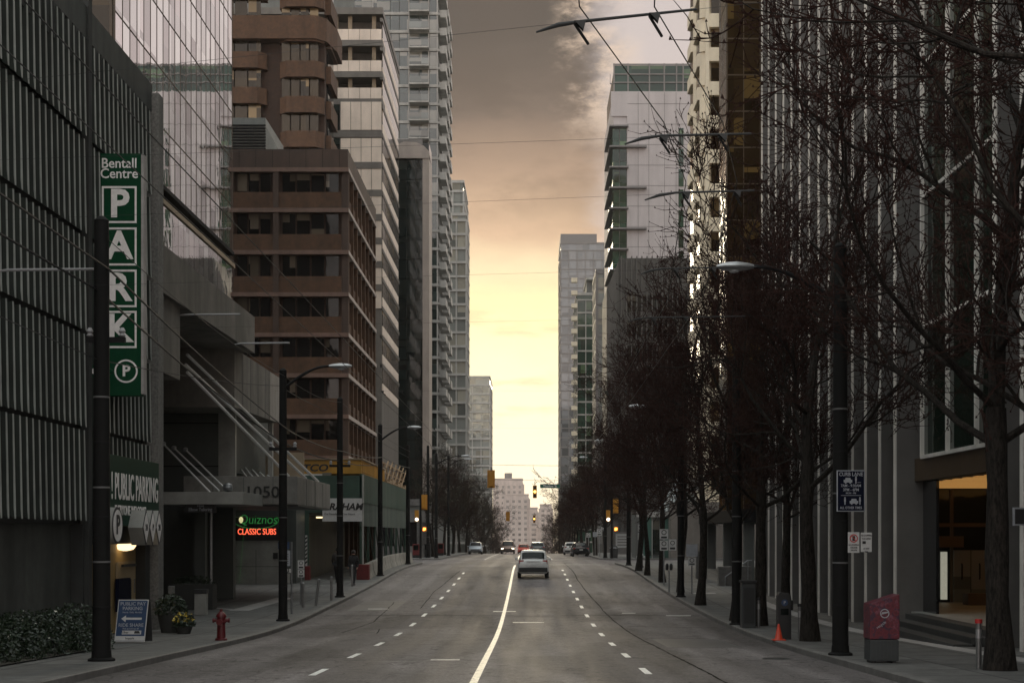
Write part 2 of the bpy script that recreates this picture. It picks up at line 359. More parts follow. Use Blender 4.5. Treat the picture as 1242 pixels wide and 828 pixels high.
# ------------------------------------------------------------------ sky, sun, exposure
SKY_BACK = (2.75,3.06,3.08)
SUN_EL, SUN_AZ = R(8), R(-1)                # azimuth from straight ahead (+Y), positive to the right
w = bpy.data.worlds.new('World'); sc.world = w; w.use_nodes = True
nt = w.node_tree; nt.nodes.clear()
out = nt.nodes.new('ShaderNodeOutputWorld'); add = nt.nodes.new('ShaderNodeMixShader'); lk(nt, add.outputs[0], out.inputs[0]); add.inputs[0].default_value = .95
sky = nt.nodes.new('ShaderNodeTexSky'); sky.sky_type = 'NISHITA'; sky.sun_disc = False
sky.sun_elevation = SUN_EL; sky.sun_rotation = SUN_AZ; sky.air_density = 1.2; sky.dust_density = 1
b1 = nt.nodes.new('ShaderNodeBackground'); b1.inputs['Strength'].default_value = .06; lk(nt, sky.outputs[0], b1.inputs['Color']); lk(nt, b1.outputs[0], add.inputs[1])
tc = nt.nodes.new('ShaderNodeTexCoord'); D = tc.outputs['Generated']
mp = nt.nodes.new('ShaderNodeMapping'); mp.inputs['Scale'].default_value = (1,1,2.2); lk(nt, D, mp.inputs['Vector'])
sx = nt.nodes.new('ShaderNodeSeparateXYZ'); lk(nt, D, sx.inputs[0])
el = math_(nt,'ARCSINE',sx.outputs['Z']); az = math_(nt,'ARCTAN2',sx.outputs['X'],sx.outputs['Y'])
n_big = noise(nt, mp.outputs[0], 5, 6, .55); n_fine = noise(nt, mp.outputs[0], 16, 6, .6)
elw = math_(nt,'ADD',el,math_(nt,'MULTIPLY',math_(nt,'SUBTRACT',n_big,.5),.085))
azw = math_(nt,'ADD',az,math_(nt,'MULTIPLY',math_(nt,'SUBTRACT',n_fine,.5),.065))
def S(v): return tuple(((x/255+.055)/1.055)**2.4 for x in v)
def k_(e): return max(0,min(1,(e+.05)/.85))
front = ramp(nt, math_(nt,'DIVIDE',math_(nt,'ADD',elw,.05),.85), [(k_(-.02),S((240,228,208))),(k_(.05),S((249,240,214))),(k_(.10),S((253,244,200))),(k_(.15),S((251,234,178))),(k_(.178),S((232,210,172))),
    (k_(.20),S((202,170,142))),(k_(.235),S((158,133,115))),(k_(.28),S((106,93,86))),(k_(.335),S((76,70,67))),(k_(.55),S((92,82,78))),(k_(.8),S((150,142,140)))])
rest = ramp(nt, math_(nt,'DIVIDE',math_(nt,'ADD',elw,.05),.85), [(k_(-.02),S((216,194,178))),(k_(.08),S((212,190,180))),(k_(.2),S((190,177,172))),(k_(.4),S((184,174,172))),(k_(.8),S((162,160,158)))])
def mrange(v, a, b):
    m = nt.nodes.new('ShaderNodeMapRange'); m.interpolation_type = 'SMOOTHSTEP'; lk(nt, v, m.inputs['Value'])
    m.inputs['From Min'].default_value = a; m.inputs['From Max'].default_value = b; return m.outputs[0]
fac = math_(nt,'MULTIPLY', mrange(azw,.075,.03), mrange(az,-1.3,-.6))
low = math_(nt,'MULTIPLY', mrange(el,.22,.12), math_(nt,'MULTIPLY',mrange(az,.5,.1),mrange(az,-1.3,-.4)))
fac = math_(nt,'MAXIMUM', fac, low)
cb = nt.nodes.new('ShaderNodeCombineXYZ'); lk(nt, math_(nt,'MULTIPLY',az,9.), cb.inputs[0]); lk(nt, math_(nt,'MULTIPLY',el,46.), cb.inputs[1])
strat = noise(nt, cb.outputs[0], 1.0, 5, .6)                      # thin broken layers near the horizon
band = math_(nt,'MULTIPLY', mrange(strat,.50,.66), math_(nt,'MULTIPLY', mrange(el,.055,.10), mrange(el,.19,.12)))
mass = noise(nt, mp.outputs[0], 9, 7, .62)                        # lumps in the high cloud
front = mixc(nt, math_(nt,'MULTIPLY',band,.75), front, S((226,190,152)))
front = mixc(nt, math_(nt,'MULTIPLY',mrange(mass,.42,.62),math_(nt,'MULTIPLY',mrange(el,.17,.27),.55)), front, S((80,71,67)))
plm = noise(nt, mp.outputs[0], 30, 6, .65)
edge = math_(nt,'MULTIPLY', mrange(azw,.016,.040), mrange(azw,.085,.045))
edge = math_(nt,'MULTIPLY', edge, math_(nt,'MULTIPLY', mrange(el,.24,.30), mrange(plm,.38,.62)))
cc = mixc(nt, fac, rest, front)
cc = mixc(nt, math_(nt,'MULTIPLY',edge,.75), cc, S((226,200,176)))   # bright rim of the steam cloud
b2 = nt.nodes.new('ShaderNodeBackground'); b2.inputs['Strength'].default_value = 1.0; lk(nt, b2.outputs[0], add.inputs[2])
aaz = math_(nt,'ABSOLUTE',az)
boost = math_(nt,'MAXIMUM', math_(nt,'MULTIPLY',mrange(aaz,.55,1.5),.45), mrange(el,.40,.95))   # unseen sky behind and overhead, brightened as fill for the facades
lk(nt, mixc(nt, 1, cc, mixc(nt, boost, (1,1,1), SKY_BACK), 'MULTIPLY'), b2.inputs['Color'])
sl = bpy.data.lights.new('sun','SUN'); sl.energy = .7; sl.angle = R(13); sl.color = (1,.84,.6)
so = bpy.data.objects.new('sun', sl); col.objects.link(so); so.location = (0,60,60)
sdir = Vector((math.sin(SUN_AZ)*math.cos(SUN_EL), math.cos(SUN_AZ)*math.cos(SUN_EL), math.sin(SUN_EL)))
so.rotation_euler = sdir.to_track_quat('Z','Y').to_euler()
sc.view_settings.view_transform = 'Standard'; sc.view_settings.look = 'None'; sc.view_settings.exposure = .42; sc.view_settings.gamma = 1
try: sc.view_settings.use_curve_mapping = False
except Exception: pass
sc.render.engine = 'CYCLES'; sc.cycles.use_denoising = True; sc.cycles.max_bounces = 5; sc.cycles.diffuse_bounces = 3; sc.cycles.glossy_bounces = 3
sc.cycles.sample_clamp_indirect = 4; sc.cycles.caustics_reflective = False

# ------------------------------------------------------------------ ground, road, pavements
def sheet(name, mat, rows, dz):
    """rows: list of (y, [x...]); a strip mesh following the ground profile"""
    m = MB()
    for y, X in rows:
        for x in X: m.v.append((x,y,gz(y)+dz))
    k = len(rows[0][1])
    for i in range(len(rows)-1):
        for j in range(k-1): m.f.append((i*k+j,i*k+j+1,(i+1)*k+j+1,(i+1)*k+j))
    return struct(m.build(name, mat))
far = [320,350,400,450,500,600,700,800,900,1200,1600,2200,3000,5000,8000]
sheet('ground', M['earth'], [(y,(-900,-300,-60,60,300,900)) for y in ys(-60,300,2)+far[:9]+[1080]], -.30)
sheet('road', M['asphalt'], [(y,(-8.3,-4,0,4,7.0)) for y in ys(-30,300)+far[:9]], 0)
sheet('cross_street', M['asphalt'], [(y,(-120,-40,-8.3)) for y in ys(CR0-1.5,CR1+1.5)], 0)
sheet('cross_street', M['asphalt'], [(y,(7.0,40,120)) for y in ys(CR0-1.5,CR1+1.5)], 0)
def inner(side, y, a, b, r=3.5):
    """kerb line of one block side with rounded corners at its ends a and b"""
    kx = (kerb_l(y) if side < 0 else kerb_r(y)); d = min(y-a if a > 0 else 99, b-y)
    off = r-math.sqrt(max(0,r*r-(r-d)**2)) if d < r else 0
    return kx+side*off
def block(side, a, b, xo, ext=()):
    rows = sorted(set(ys(a,b)+[a+t for t in (.06,.2,.45,.8,1.3,2,2.7) if a > 0]+[b-t for t in (.06,.2,.45,.8,1.3,2,2.7)]))
    rows = [y for i,y in enumerate(rows) if i == 0 or y-rows[i-1] > .02]
    pv, kb = [], MB()
    line = [(inner(side,y,a,b),y) for y in rows]
    for (x,y) in line: pv.append((y, (x+side*.16, x+side*.8, x+side*3, side*25, side*xo) if side > 0 else (side*xo, side*25, x+side*3, x+side*.8, x+side*.16)))
    sheet('sidewalk', M['paving'], pv, KERB)
    pts = list(line)
    if a > 0: pts = [(side*xo,a)]+pts
    pts = pts+[(side*xo,b)]
    prev = None
    for i,(x,y) in enumerate(pts):
        p0 = pts[max(i-1,0)]; p1 = pts[min(i+1,len(pts)-1)]
        t = Vector((p1[0]-p0[0],p1[1]-p0[1],0)); t = t.normalized() if t.length else Vector((0,1,0))
        nrm = Vector((t.y,-t.x,0))*side
        z = gz(y); n = len(kb.v)
        for (d,h) in ((-.0,-.02),(0,KERB-.015),(.02,KERB+.004),(.17,KERB+.004)):
            kb.v.append((x+nrm.x*d,y+nrm.y*d,z+h))
        if prev is not None:
            for q in range(3): kb.f.append((prev+q,prev+q+1,n+q+1,n+q))
        prev = n
    struct(kb.build('kerb', M['kerb']))
block(-1,-30,CR0,90); block(1,-30,CR0,90); block(-1,CR1,299,90); block(1,CR1,299,90)
def stripe(name, mat, x0, x1, a, b, dz=.006):
    return sheet(name, mat, [(y,(x0+0*y,x1)) for y in ys(a,b)], dz)
def stripes(name, mat, x, w_, spans, dz=.006):
    m = MB()
    for (a,b) in spans:
        Y = ys(a,b); n = len(m.v)
        for y in Y: m.v += [(x-w_/2,y,gz(y)+dz),(x+w_/2,y,gz(y)+dz)]
        for i in range(len(Y)-1): m.f.append((n+2*i,n+2*i+1,n+2*i+3,n+2*i+2))
    return struct(m.build(name, mat))
stripes('lane_marking', M['white_line'], -3.76, .13, [(20.4+5.45*k, 22.2+5.45*k) for k in range(13)])
stripes('lane_marking', M['white_line'], 2.14, .13, [(20.9+5.3*k, 22.6+5.3*k) for k in range(14)])
stripes('lane_marking', M['white_line'], -3.76, .13, [(131+6*k,133+6*k) for k in range(14)])
stripes('lane_marking', M['white_line'], 2.14, .13, [(131+6*k,133+6*k) for k in range(14)])
stripes('centre_line', M['yellow_line'], -.88, .13, [(8,104),(131,230)])
stripes('stop_line', M['white_line'], 2.6, 6.4, [(106.0,106.35)])
m = MB()
for (x0,x1,y) in ((-1.3,-.45,56.0),(-.5,.55,49.6),(-2.0,-1.4,30.5),(5.0,5.9,53.5),(3.5,4.0,55),(-6.2,-5.4,57.5)):
    n = len(m.v); m.v += [(x0,y,gz(y)+.006),(x1,y,gz(y)+.006),(x1,y+.22,gz(y+.22)+.006),(x0,y+.22,gz(y+.22)+.006)]; m.f.append((n,n+1,n+2,n+3))
struct(m.build('road_tick_marking', M['white_line']))
# sealed joints and cracks in the asphalt
def seam(path, w_, name='tar_seam'):
    m = MB(); P = []
    for (a,b) in zip(path,path[1:]):
        L = max(2,int(math.dist(a,b)/.35))
        for i in range(L): t = i/L; P.append((a[0]+(b[0]-a[0])*t, a[1]+(b[1]-a[1])*t))
    P.append(path[-1]); r = random.Random(len(P))
    jx = 0; prev = None
    for i,(x,y) in enumerate(P):
        p0 = P[max(i-1,0)]; p1 = P[min(i+1,len(P)-1)]
        t = Vector((p1[0]-p0[0],p1[1]-p0[1])).normalized(); nn = Vector((-t.y,t.x))
        jx = jx*.9+r.uniform(-.012,.012); ww = w_*r.uniform(.5,1.4)/2
        n = len(m.v)
        for sgn in (-1,1):
            q = Vector((x,y))+nn*(jx+sgn*ww); m.v.append((q.x,q.y,gz(q.y)+.004))
        if prev is not None: m.f.append((prev,prev+1,n+1,n))
        prev = n
    return struct(m.build(name, M['tar']))
seam([(2.75,112),(2.7,80),(2.85,60),(3.1,40),(3.3,15)], .05)
seam([(-7.3,53.6),(-3,53.9),(0,53.4),(3,53.8),(6.2,53.5)], .16)
seam([(-7.3,53.0),(-2,52.9),(2,52.7)], .05)
seam([(-4.1,90),(-4.4,70),(-4.2,58)], .04)
seam([(-7.3,68),(-1,68.2),(6.2,67.8)], .07); seam([(-7,82),(-2,82.4),(3,82)], .06); seam([(3.2,47.6),(6.0,46.8)],.08)
seam([(-7.2,37.5),(-4,37.2),(-1.5,37.6)], .04); seam([(-5.6,62),(-5.2,50),(-5.5,44)], .04); seam([(-7.0,46.5),(-4.6,46.2),(-4.4,43.5)], .04); seam([(-6.9,60.5),(-3.5,60.2)], .05); seam([(2.9,62),(6.2,61.6)], .05)
def road_patch(x0,x1,a,b,mat):
    return struct(sheet('road_patch', mat, [(y,(x0,x1)) for y in ys(a,b)], .002))
M['patch_dark'] = surf('dark_asphalt_patch',(.095,.092,.093),.55,.35,30,.2,streak=False); M['patch_pale'] = surf('pale_asphalt_patch',(.118,.113,.112),.5,.3,25,.2,streak=False)
road_patch(-6.9,-5.1,56.5,63,M['patch_dark']); road_patch(3.4,5.2,36,40.5,M['patch_dark'])
m = MB(); m.disc((-4.9,44.2,gz(44.2)+.008),.36,'z'); struct(m.build('manhole_cover', M['plastic']))
m = MB(); m.disc((5.2,31.0,gz(31)+.008),.30,'z'); struct(m.build('manhole_cover', M['plastic']))
# pale bands in the left paving, by the driveway
sheet('paving_band', M['pale_band'], [(y,(-11.0+.04*(y-54.5),-10.25+.04*(y-54.5))) for y in ys(54.5,63)], KERB+.004)
sheet('paving_band', M['pale_band'], [(y,(-14.0+.82*(58.5-y),-13.6+.82*(58.5-y))) for y in ys(54.6,58.8)], KERB+.008)
for (x0,x1,a,b) in ((9.2,9.7,14,66),(7.4,8.4,66,66.6)):
    sheet('paving_band', M['pale_band'], [(y,(x0,x1)) for y in ys(a,b)], KERB+.004)

# ------------------------------------------------------------------ buildings
_unit = {}
def unit_box(mat):
    if mat.name not in _unit: _unit[mat.name] = MB().box(-.5,.5,-.5,.5,-.5,.5).mesh('pane', mat)
    return _unit[mat.name]
class Wins:
    """window panes of one building: each its own part, past 100 the smaller ones in one mesh"""
    def __init__(s, parent, name='window', limit=100): s.p = parent; s.n = name; s.r = []; s.limit = limit
    def add(s, face, c, u0, u1, z0, z1, mat, d=.05):
        if face == 'front': b = (u0,u1,c-d,c+d,z0,z1); y = c; a = (u1-u0)
        else: b = (c-d,c+d,u0,u1,z0,z1); y = (u0+u1)/2; a = (u1-u0)*abs(c)/y
        s.r.append((a*(z1-z0)/y**2 if z0 < TOPZ(y)+1 else 0, b, mat))
    def done(s):
        s.r.sort(key=lambda t: -t[0])
        o0 = WL[s.p.name]
        for _, b, mat in s.r[:s.limit]:
            o = bpy.data.objects.new(s.n, unit_box(mat)); col.objects.link(o); o.parent = s.p
            o.location = ((b[0]+b[1])/2-o0[0],(b[2]+b[3])/2-o0[1],(b[4]+b[5])/2-o0[2]); o.scale = (b[1]-b[0],b[3]-b[2],b[5]-b[4])
        rest = {}
        for _, b, mat in s.r[s.limit:]: rest.setdefault(mat.name,(mat,MB()))[1].box(*b)
        for mat, mb in rest.values(): mb.build('window_field' if s.n == 'window' else s.n+'_field', mat, s.p)['kind'] = 'stuff'
def front_grid(W, fr, Y, X0, X1, z0, z1, fh, bw, band, proud, pier, gm, zoff=.0, mull=None):
    nf = int((z1-z0)/fh+.01); nb = max(1,round((X1-X0)/bw)); b = (X1-X0)/nb
    for k in range(nf+1): fr.box(X0,X1,Y-proud,Y+.06,z0+k*fh-band/2,z0+k*fh+band/2)
    for j in range(nb+1): fr.box(X0+j*b-pier/2,X0+j*b+pier/2,Y-proud*.8,Y+.04,z0,z0+nf*fh)
    for k in range(nf):
        for j in range(nb): W.add('front',Y,X0+j*b+pier/2,X0+(j+1)*b-pier/2,z0+k*fh+band/2,z0+(k+1)*fh-band/2,gm)
def side_grid(W, fr, X, side, Y0, Y1, z0, z1, fh, bw, band, proud, pier, gm):
    """side = +1 faces +X (left blocks), -1 faces -X"""
    nf = int((z1-z0)/fh+.01); nb = max(1,round((Y1-Y0)/bw)); b = (Y1-Y0)/nb
    for k in range(nf+1): fr.box(X-side*.06,X+side*proud,Y0,Y1,z0+k*fh-band/2,z0+k*fh+band/2)
    for j in range(nb+1): fr.box(X-side*.04,X+side*proud*.8,Y0+j*b-pier/2,Y0+j*b+pier/2,z0,z0+nf*fh)
    for k in range(nf):
        for j in range(nb): W.add('side',X,Y0+j*b+pier/2,Y0+(j+1)*b-pier/2,z0+k*fh+band/2,z0+(k+1)*fh-band/2,gm)
def PX(x, Y): return (x-640)*Y/F
def PZ(y, Y): return CZ-(y-648)*Y/F

# --- parkade on the left
Bk = thing('parking_garage', 'concrete parking garage clad in tiers of vertical fins with a green blade sign', 'building', (-11.5,30,gz(30)))
MB().box(-40,-11.3,4,43.2,gz(43)-.6,14.9).box(-40,-10.95,4,43.3,14.05,14.85).build('wall', M['park_conc'], Bk)
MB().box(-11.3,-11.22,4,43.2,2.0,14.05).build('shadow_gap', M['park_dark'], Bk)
tiers = [(2.05,4.35),(4.35,6.72),(6.72,9.1),(9.1,11.5),(11.5,14.0)]
for (a,b) in tiers:
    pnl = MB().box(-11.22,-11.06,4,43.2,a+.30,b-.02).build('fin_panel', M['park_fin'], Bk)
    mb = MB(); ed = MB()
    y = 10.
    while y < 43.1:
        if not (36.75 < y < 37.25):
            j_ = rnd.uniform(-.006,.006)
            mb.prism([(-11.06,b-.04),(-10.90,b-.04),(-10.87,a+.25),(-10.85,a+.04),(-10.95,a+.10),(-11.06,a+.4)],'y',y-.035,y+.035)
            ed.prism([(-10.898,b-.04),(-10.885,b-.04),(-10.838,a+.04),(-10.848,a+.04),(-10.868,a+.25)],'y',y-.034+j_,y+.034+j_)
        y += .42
    mb.build('fins', M['park_fin'], pnl); ed.build('lit_fin_edges', M['park_lit_edge'], pnl)  # edge strips painted paler than the blades, as if catching the light
mb = MB()
for k in range(60): mb.box(-11.0,-10.93,10+.55*k,10.3+.55*k,13.2,14.03)
mb.build('parapet_slots', M['park_dark'], Bk)
MB().box(-11.1,-10.90,36.85,37.15,-.9,15.2).build('downpipe_casing', M['park_dark'], Bk)
MB().box(-11.5,-10.75,43.2,43.8,gz(43)-.3,14.6).build('corner_column', M['aggregate'], Bk)
# entry with the lit lobby behind the pole
z0 = sw(39)
MB().box(-11.34,-11.28,37.3,42.7,z0,1.95).build('door_recess', M['tan_wall'], Bk)
MB().box(-11.30,-11.0,36.7,37.3,z0,2.0).box(-11.3,-11.0,42.7,43.2,z0,2.0).box(-11.3,-10.95,37.3,42.7,1.5,2.0).build('door_frame', M['park_dark'], Bk)
d = MB().box(-11.27,-11.22,40.6,42.4,z0,1.0).build('door', M['door'], Bk)
MB().tube([(-11.18,42.2,.1),(-11.18,42.2,.5)],.02,6).build('door_handle', M['steel'], d)
MB().box(-11.21,-11.2,41.8,41.95,-.1,.5).build('door_window', M['carglass'], d)
MB().box(-11.2,-11.12,40.9,42.2,.86,.93).build('door_closer', M['plastic'], d)
MB().box(-11.2,-11.1,40.3,41.5,-.35,.55).build('notice_board', M['navy'], Bk)
MB().lathe([(.26,0),(.3,-.05),(.22,-.16),(.05,-.2)],20,(-11.12,41.0,1.5)).build('ceiling_lamp', M['door_glow'], Bk)

# --- PARK blade sign
Sg = thing('blade_sign', 'tall green sign hung on the fin wall with four boxed white letters spelling PARK', 'sign', (-10.95,38,5.3))
Y = 38.0
MB().box(-10.95,-9.9,Y,Y+.3,5.3,11.5).build('cabinet', M['green_sign'], Sg, bevel=.012)
MB().box(-9.9,-9.83,Y+.01,Y+.29,5.35,11.48).build('side_edge', M['pale_band'], Sg)
MB().box(-11.1,-10.95,Y+.1,Y+.2,10.9,11.05).box(-11.1,-10.95,Y+.1,Y+.2,5.9,6.05).build('bracket', M['steel'], Sg)
text('heading','Bentall',.355,(-10.46,Y-.004,PZ(198.5,Y)),CAMR,M['white'],Sg,.95,bold=.012)
text('heading','Centre',.355,(-10.46,Y-.004,PZ(211,Y)),CAMR,M['white'],Sg,.95,bold=.012)
fr = MB()
for ch,(ya,yb) in zip('PARK',((226,270.6),(276,322),(327,372.5),(377,422))):
    za, zb = PZ(ya,Y), PZ(yb,Y); xa, xb = PX(123.5,Y), PX(165.8,Y); t = .05
    fr.box(xa,xb,Y-.012,Y+.01,za-t,za).box(xa,xb,Y-.012,Y+.01,zb,zb+t).box(xa,xa+t,Y-.011,Y+.01,zb,za).box(xb-t,xb,Y-.011,Y+.01,zb,za)
    text('letter',ch,.98,((xa+xb)/2,Y-.004,(za+zb)/2+.0),CAMR,M['white'],Sg,.98,bold=.03)
fr.disc((PX(153,Y),Y-.011,PZ(450,Y)),.30,'y',32,.255)
fr.build('white_border', M['white'], Sg)
text('letter','P',.40,(PX(153,Y),Y-.006,PZ(450,Y)),CAMR,M['white'],Sg,1,bold=.03)
Ar = thing('arrow_sign', 'small green diamond sign with a white arrow beside the foot of the tall letter sign', 'sign', (-11.05,37.2,PZ(450,37.2)))
cx, cz = PX(120,37.2), PZ(450,37.2)
MB().prism([(cx-.36,cz),(cx,cz+.27),(cx+.36,cz),(cx,cz-.27)],'y',37.2,37.3).build('panel', M['green_sign'], Ar)
MB().prism([(cx-.24,cz),(cx-.06,cz+.12),(cx-.06,cz+.04),(cx+.2,cz+.04),(cx+.2,cz-.04),(cx-.06,cz-.04),(cx-.06,cz-.12)],'y',37.185,37.198).build('arrow', M['white'], Ar)

# --- public parking sign, oval P and diamond blades
X = -10.72
Ps = thing('parking_sign', 'wide green wall sign reading PUBLIC PARKING above the lit doorway', 'sign', (X,41,1.9))
MB().box(-11.02,X,38.0,43.15,1.98,3.82).build('cabinet', M['green_dark'], Ps, bevel=.01)
text('lettering','! PUBLIC PARKING',.98,(X+.004,40.62,2.98),STR,M['white'],Ps,.60,bold=.012)
text('lettering','EVERYONE WELCOME!',.36,(X+.004,40.1,2.38),STR,M['white'],Ps,.85,bold=.012)
yy, cz = 37.35, PZ(637,37.3); xo = -10.33
Ov = thing('oval_sign', 'round white sign with a black P on the green wall sign above the doorway', 'sign', (xo,yy,cz))
C_ = lambda r_: [(yy+r_*math.cos(2*math.pi*k/28),cz+r_*math.sin(2*math.pi*k/28)) for k in range(28)]
MB().prism(C_(.46),'x',-10.72,xo).build('drum', M['stone'], Ov)
MB().prism(C_(.47),'x',xo,xo+.012).build('rim', M['ink'], Ov)
MB().prism(C_(.40),'x',xo+.013,xo+.02).build('face', M['white'], Ov)
text('lettering','P',.66,(xo+.024,yy,cz),STR,M['ink'],Ov,1,bold=.03)
for q,(yy,lb) in enumerate(((40.15,'left of three black edged white diamond signs by the corner column'),(40.85,'middle of three black edged white diamond signs by the corner column'),(41.55,'right of three black edged white diamond signs by the corner column'))):
    cz = PZ(639.5,yy); Db = thing('diamond_sign', lb, 'sign', (xo,yy,cz), 'diamond blades on the garage wall')
    dm = lambda s_: [(yy-.35*s_,cz),(yy,cz+.49*s_),(yy+.35*s_,cz),(yy,cz-.49*s_)]
    MB().prism(dm(.97),'x',-10.72,xo).build('housing', M['stone'], Db)
    MB().prism(dm(1),'x',xo,xo+.012).build('edge', M['ink'], Db)
    MB().prism(dm(.82),'x',xo+.013,xo+.02).build('face', M['white'], Db)
    text('lettering','P' if q == 1 else '24',.24,(xo+.024,yy,cz),STR,M['ink'],Db,.9,bold=.03)

# --- glass office tower behind the garage
Gt = thing('glass_office_tower', 'mirror glass office tower rising over the parking garage on the left', 'building', (-25,64,0))
MB().box(-40,-15.12,54.1,75.3,16.1,46).box(-40,-15.6,54.5,75.2,9,16.1).build('wall', M['park_dark'], Gt)
W = Wins(Gt,'glass_panel',100)
pm = MB(); y = 54.0; nY = 21; bw = 21.4/nY; rr = random.Random(3)
mull = MB()
for j in range(nY):
    for k in range(6):
        z0 = 16.1+k*2.35; W.add('side',-15.06,54+j*bw+.015,54+(j+1)*bw-.015,z0+.015,z0+2.335,M['g_mirror'],.04)
for j in range(nY+1): mull.box(-15.03,-15.005,54+j*bw-.014,54+j*bw+.014,16.1,46)
for k in range(13): mull.box(-15.03,-15.0,54,75.4,16.1+k*2.35-.018,16.1+k*2.35+.018)
W.done()
MB().box(-15.1,-15.02,54,75.4,30.2,46).build('upper_glass', M['g_mirror'], Gt)
mull.build('mullions', M['bronze'], Gt)
MB().box(-40,-15.02,54,54.08,16.1,46).build('end_glass', M['g_gold'], Gt)
mb = MB()
for k in range(9): mb.box(-40,-15,53.93,54.0,16.1+k*3.4-.1,16.1+k*3.4+.1)
for k in range(9): mb.box(-15.2-2.6*k,-15.1-2.6*k,53.94,54.0,16,46)
mb.build('end_frame', M['bronze'], Gt)
MB().box(-15.3,-14.95,54,75.6,15.95,16.12).build('soffit_edge', M['black'], Gt)
MB().box(-15.5,-14.9,53.5,75.6,15.3,15.5).build('ledge_cap', M['tan'], Gt)
W = Wins(Gt,'balustrade_panel',60)
for j in range(22): W.add('side',-15.0,53.6+j*1.0+.02,53.6+(j+1)*1.0-.02,9.6,15.28,M['g_mirror'],.03)
W.done()

# --- concrete podium with street canopies
Pd = thing('concrete_podium', 'board marked concrete podium building with a stone entrance canopy numbered 1050', 'building', (-13,60,sw(60)))
mb = MB().box(-40,-11,43.8,59.8,9.05,10.5)
mb.build('parapet_band', M['conc'], Pd)
MB().box(-14.6,-12.6,46.5,48.4,6.3,9.05).box(-11.9,-11.15,43.8,47.6,6.7,9.04).build('corbel_beam', M['conc'], Pd)
mb = MB().box(-40,-12.3,62,62.5,sw(62)-.4,9.0).box(-40,-12.6,62.5,72,4.4,9.0).box(-40,-16.5,44,62,sw(50)-.5,9.04)
mb.build('wall', M['slate'], Pd)
mb = MB()
for z in (4.6,6.4,7.9): mb.box(-16.4,-12.32,61.97,62.0,z-.02,z+.02)
mb.build('panel_joints', M['black'], Pd)
mb = MB().prism([(58.2,6.75),(68.5,6.9),(68.5,9.0),(64.6,9.03),(58.2,9.05)],'x',-40,-11.5)
mb.build('cantilever_block', M['conc'], Pd)
MB().prism([(66.0,6.86),(68.6,6.9),(68.6,8.98),(66.0,8.99)],'x',-11.5,-11.46).build('pale_end_panel', M['conc_pale'], Pd)
mb = MB()
for yy in (59.9,61.6,63.3,65): mb.box(-11.5,-11.488,yy-.02,yy+.02,6.8,9)
mb.build('board_joints', M['slate'], Pd)
MB().box(-12.9,-12.2,61.9,62.2,4,6.8).build('recess_pier', M['stone'], Pd); MB().box(-11.9,-11.7,68,68.3,4,6.9).build('recess_pier', M['stone'], Pd)
cn = MB().box(-13.45,-9,58,67.6,2.93,4.03).build('canopy', M['canopy'], Pd, bevel=.02)
MB().box(-13.45,-9.02,58.3,67.5,2.86,2.93).build('soffit', M['slate'], cn)
mb = MB()
for xx in (-12.3,-11.1,-9.95): mb.box(xx-.012,xx+.012,57.99,58.0,2.95,4.0)
for yy in (60.4,62.8,65.2): mb.box(-9.0,-8.99,yy-.012,yy+.012,2.95,4.0)
mb.build('stone_joints', M['slate'], cn)
text('numerals','1050',.62,(PX(318,58),57.985,PZ(597,58)),CAMR,M['park_dark'],cn,1.12,bold=.012,ext=.03)
cn2 = MB().box(-13.4,-10.35,54,58,2.85,3.3).build('lower_canopy', M['stone'], Pd, bevel=.015)
lamp = MB().lathe([(.02,0),(.17,.05),(.2,.16),(.16,.27),(.05,.33)],14,(-10.95,54.2,3.3)).build('canopy_floodlight', M['steel'], Pd)
for i,(a,b) in enumerate((((227,451),(350,577)),((225,442),(371,580)),((227,430),(386,584)))):
    ya, yb = 52.0+.7*i, 58.2+3.5*i
    MB().tube([(PX(a[0],ya),ya,PZ(a[1],ya)),(PX(b[0],yb),yb,PZ(b[1],yb))],.055,8).build('canopy_stay', M['rod'], Pd)
for i,(a,b) in enumerate((((198,538),(255,597)),((211,543),(266,595)),((225,545),(277,596)))):
    ya, yb = 56.5+1.0*i, 54.2+1.2*i
    MB().tube([(PX(a[0],ya),ya,PZ(a[1],ya)),(PX(b[0],yb),yb,PZ(b[1],yb))],.035,8).build('canopy_stay', M['rod'], Pd)
    MB().lathe([(.03,-.09),(.1,-.05),(.1,.05),(.03,.09)],10,(PX(a[0],ya),ya,PZ(a[1],ya))).build('stay_anchor', M['steel'], Pd)
MB().box(-12.3,-10.5,69.6,69.75,3.9,5.6).build('skirt_panel', M['tan'], Pd)
for i in range(6):
    xa = 288+9*i; MB().tube([(PX(xa,66.5),66.5,PZ(563+3.2*i,66.5)),(PX(xa+15-1.2*i,63),63,4.03)],.03,6).build('canopy_stay', M['rod'], Pd)
# ground floor under the canopies
MB().box(-16.4,-13.6,54.6,54.9,sw(54)-.1,2.9).build('display_wall', M['slate'], Pd)
MB().box(-15.6,-14.8,54.55,54.6,sw(54),2.7).build('display_panel', M['rose_dark'], Pd)
MB().box(-12.75,-12.35,56.8,57.2,sw(57)-.1,2.86).box(-13.0,-12.86,57.5,57.6,sw(57)-.1,2.86).build('canopy_column', M['slate'], Pd)
MB().tube([(-12.05,56.5,sw(56)),(-12.05,56.5,2.86)],.06,10).build('drainpipe', M['steel'], Pd)
MB().box(-16.5,-11.6,74.4,77.2,sw(75)-.4,4).build('rear_wall', M['slate'], Pd)
bx = thing('tenant_sign', 'black hanging sign with small white tenant lettering under the lower canopy', 'sign', (-13,54.6,2.4))
MB().box(PX(224,54.3),PX(262,54.3),54.3,54.42,PZ(621,54.3),PZ(611,54.3)).build('panel', M['ink'], bx)
text('lettering','1050',.10,(PX(243,54.3),54.29,PZ(613.4,54.3)),CAMR,M['grey_sign'],bx,1.4)
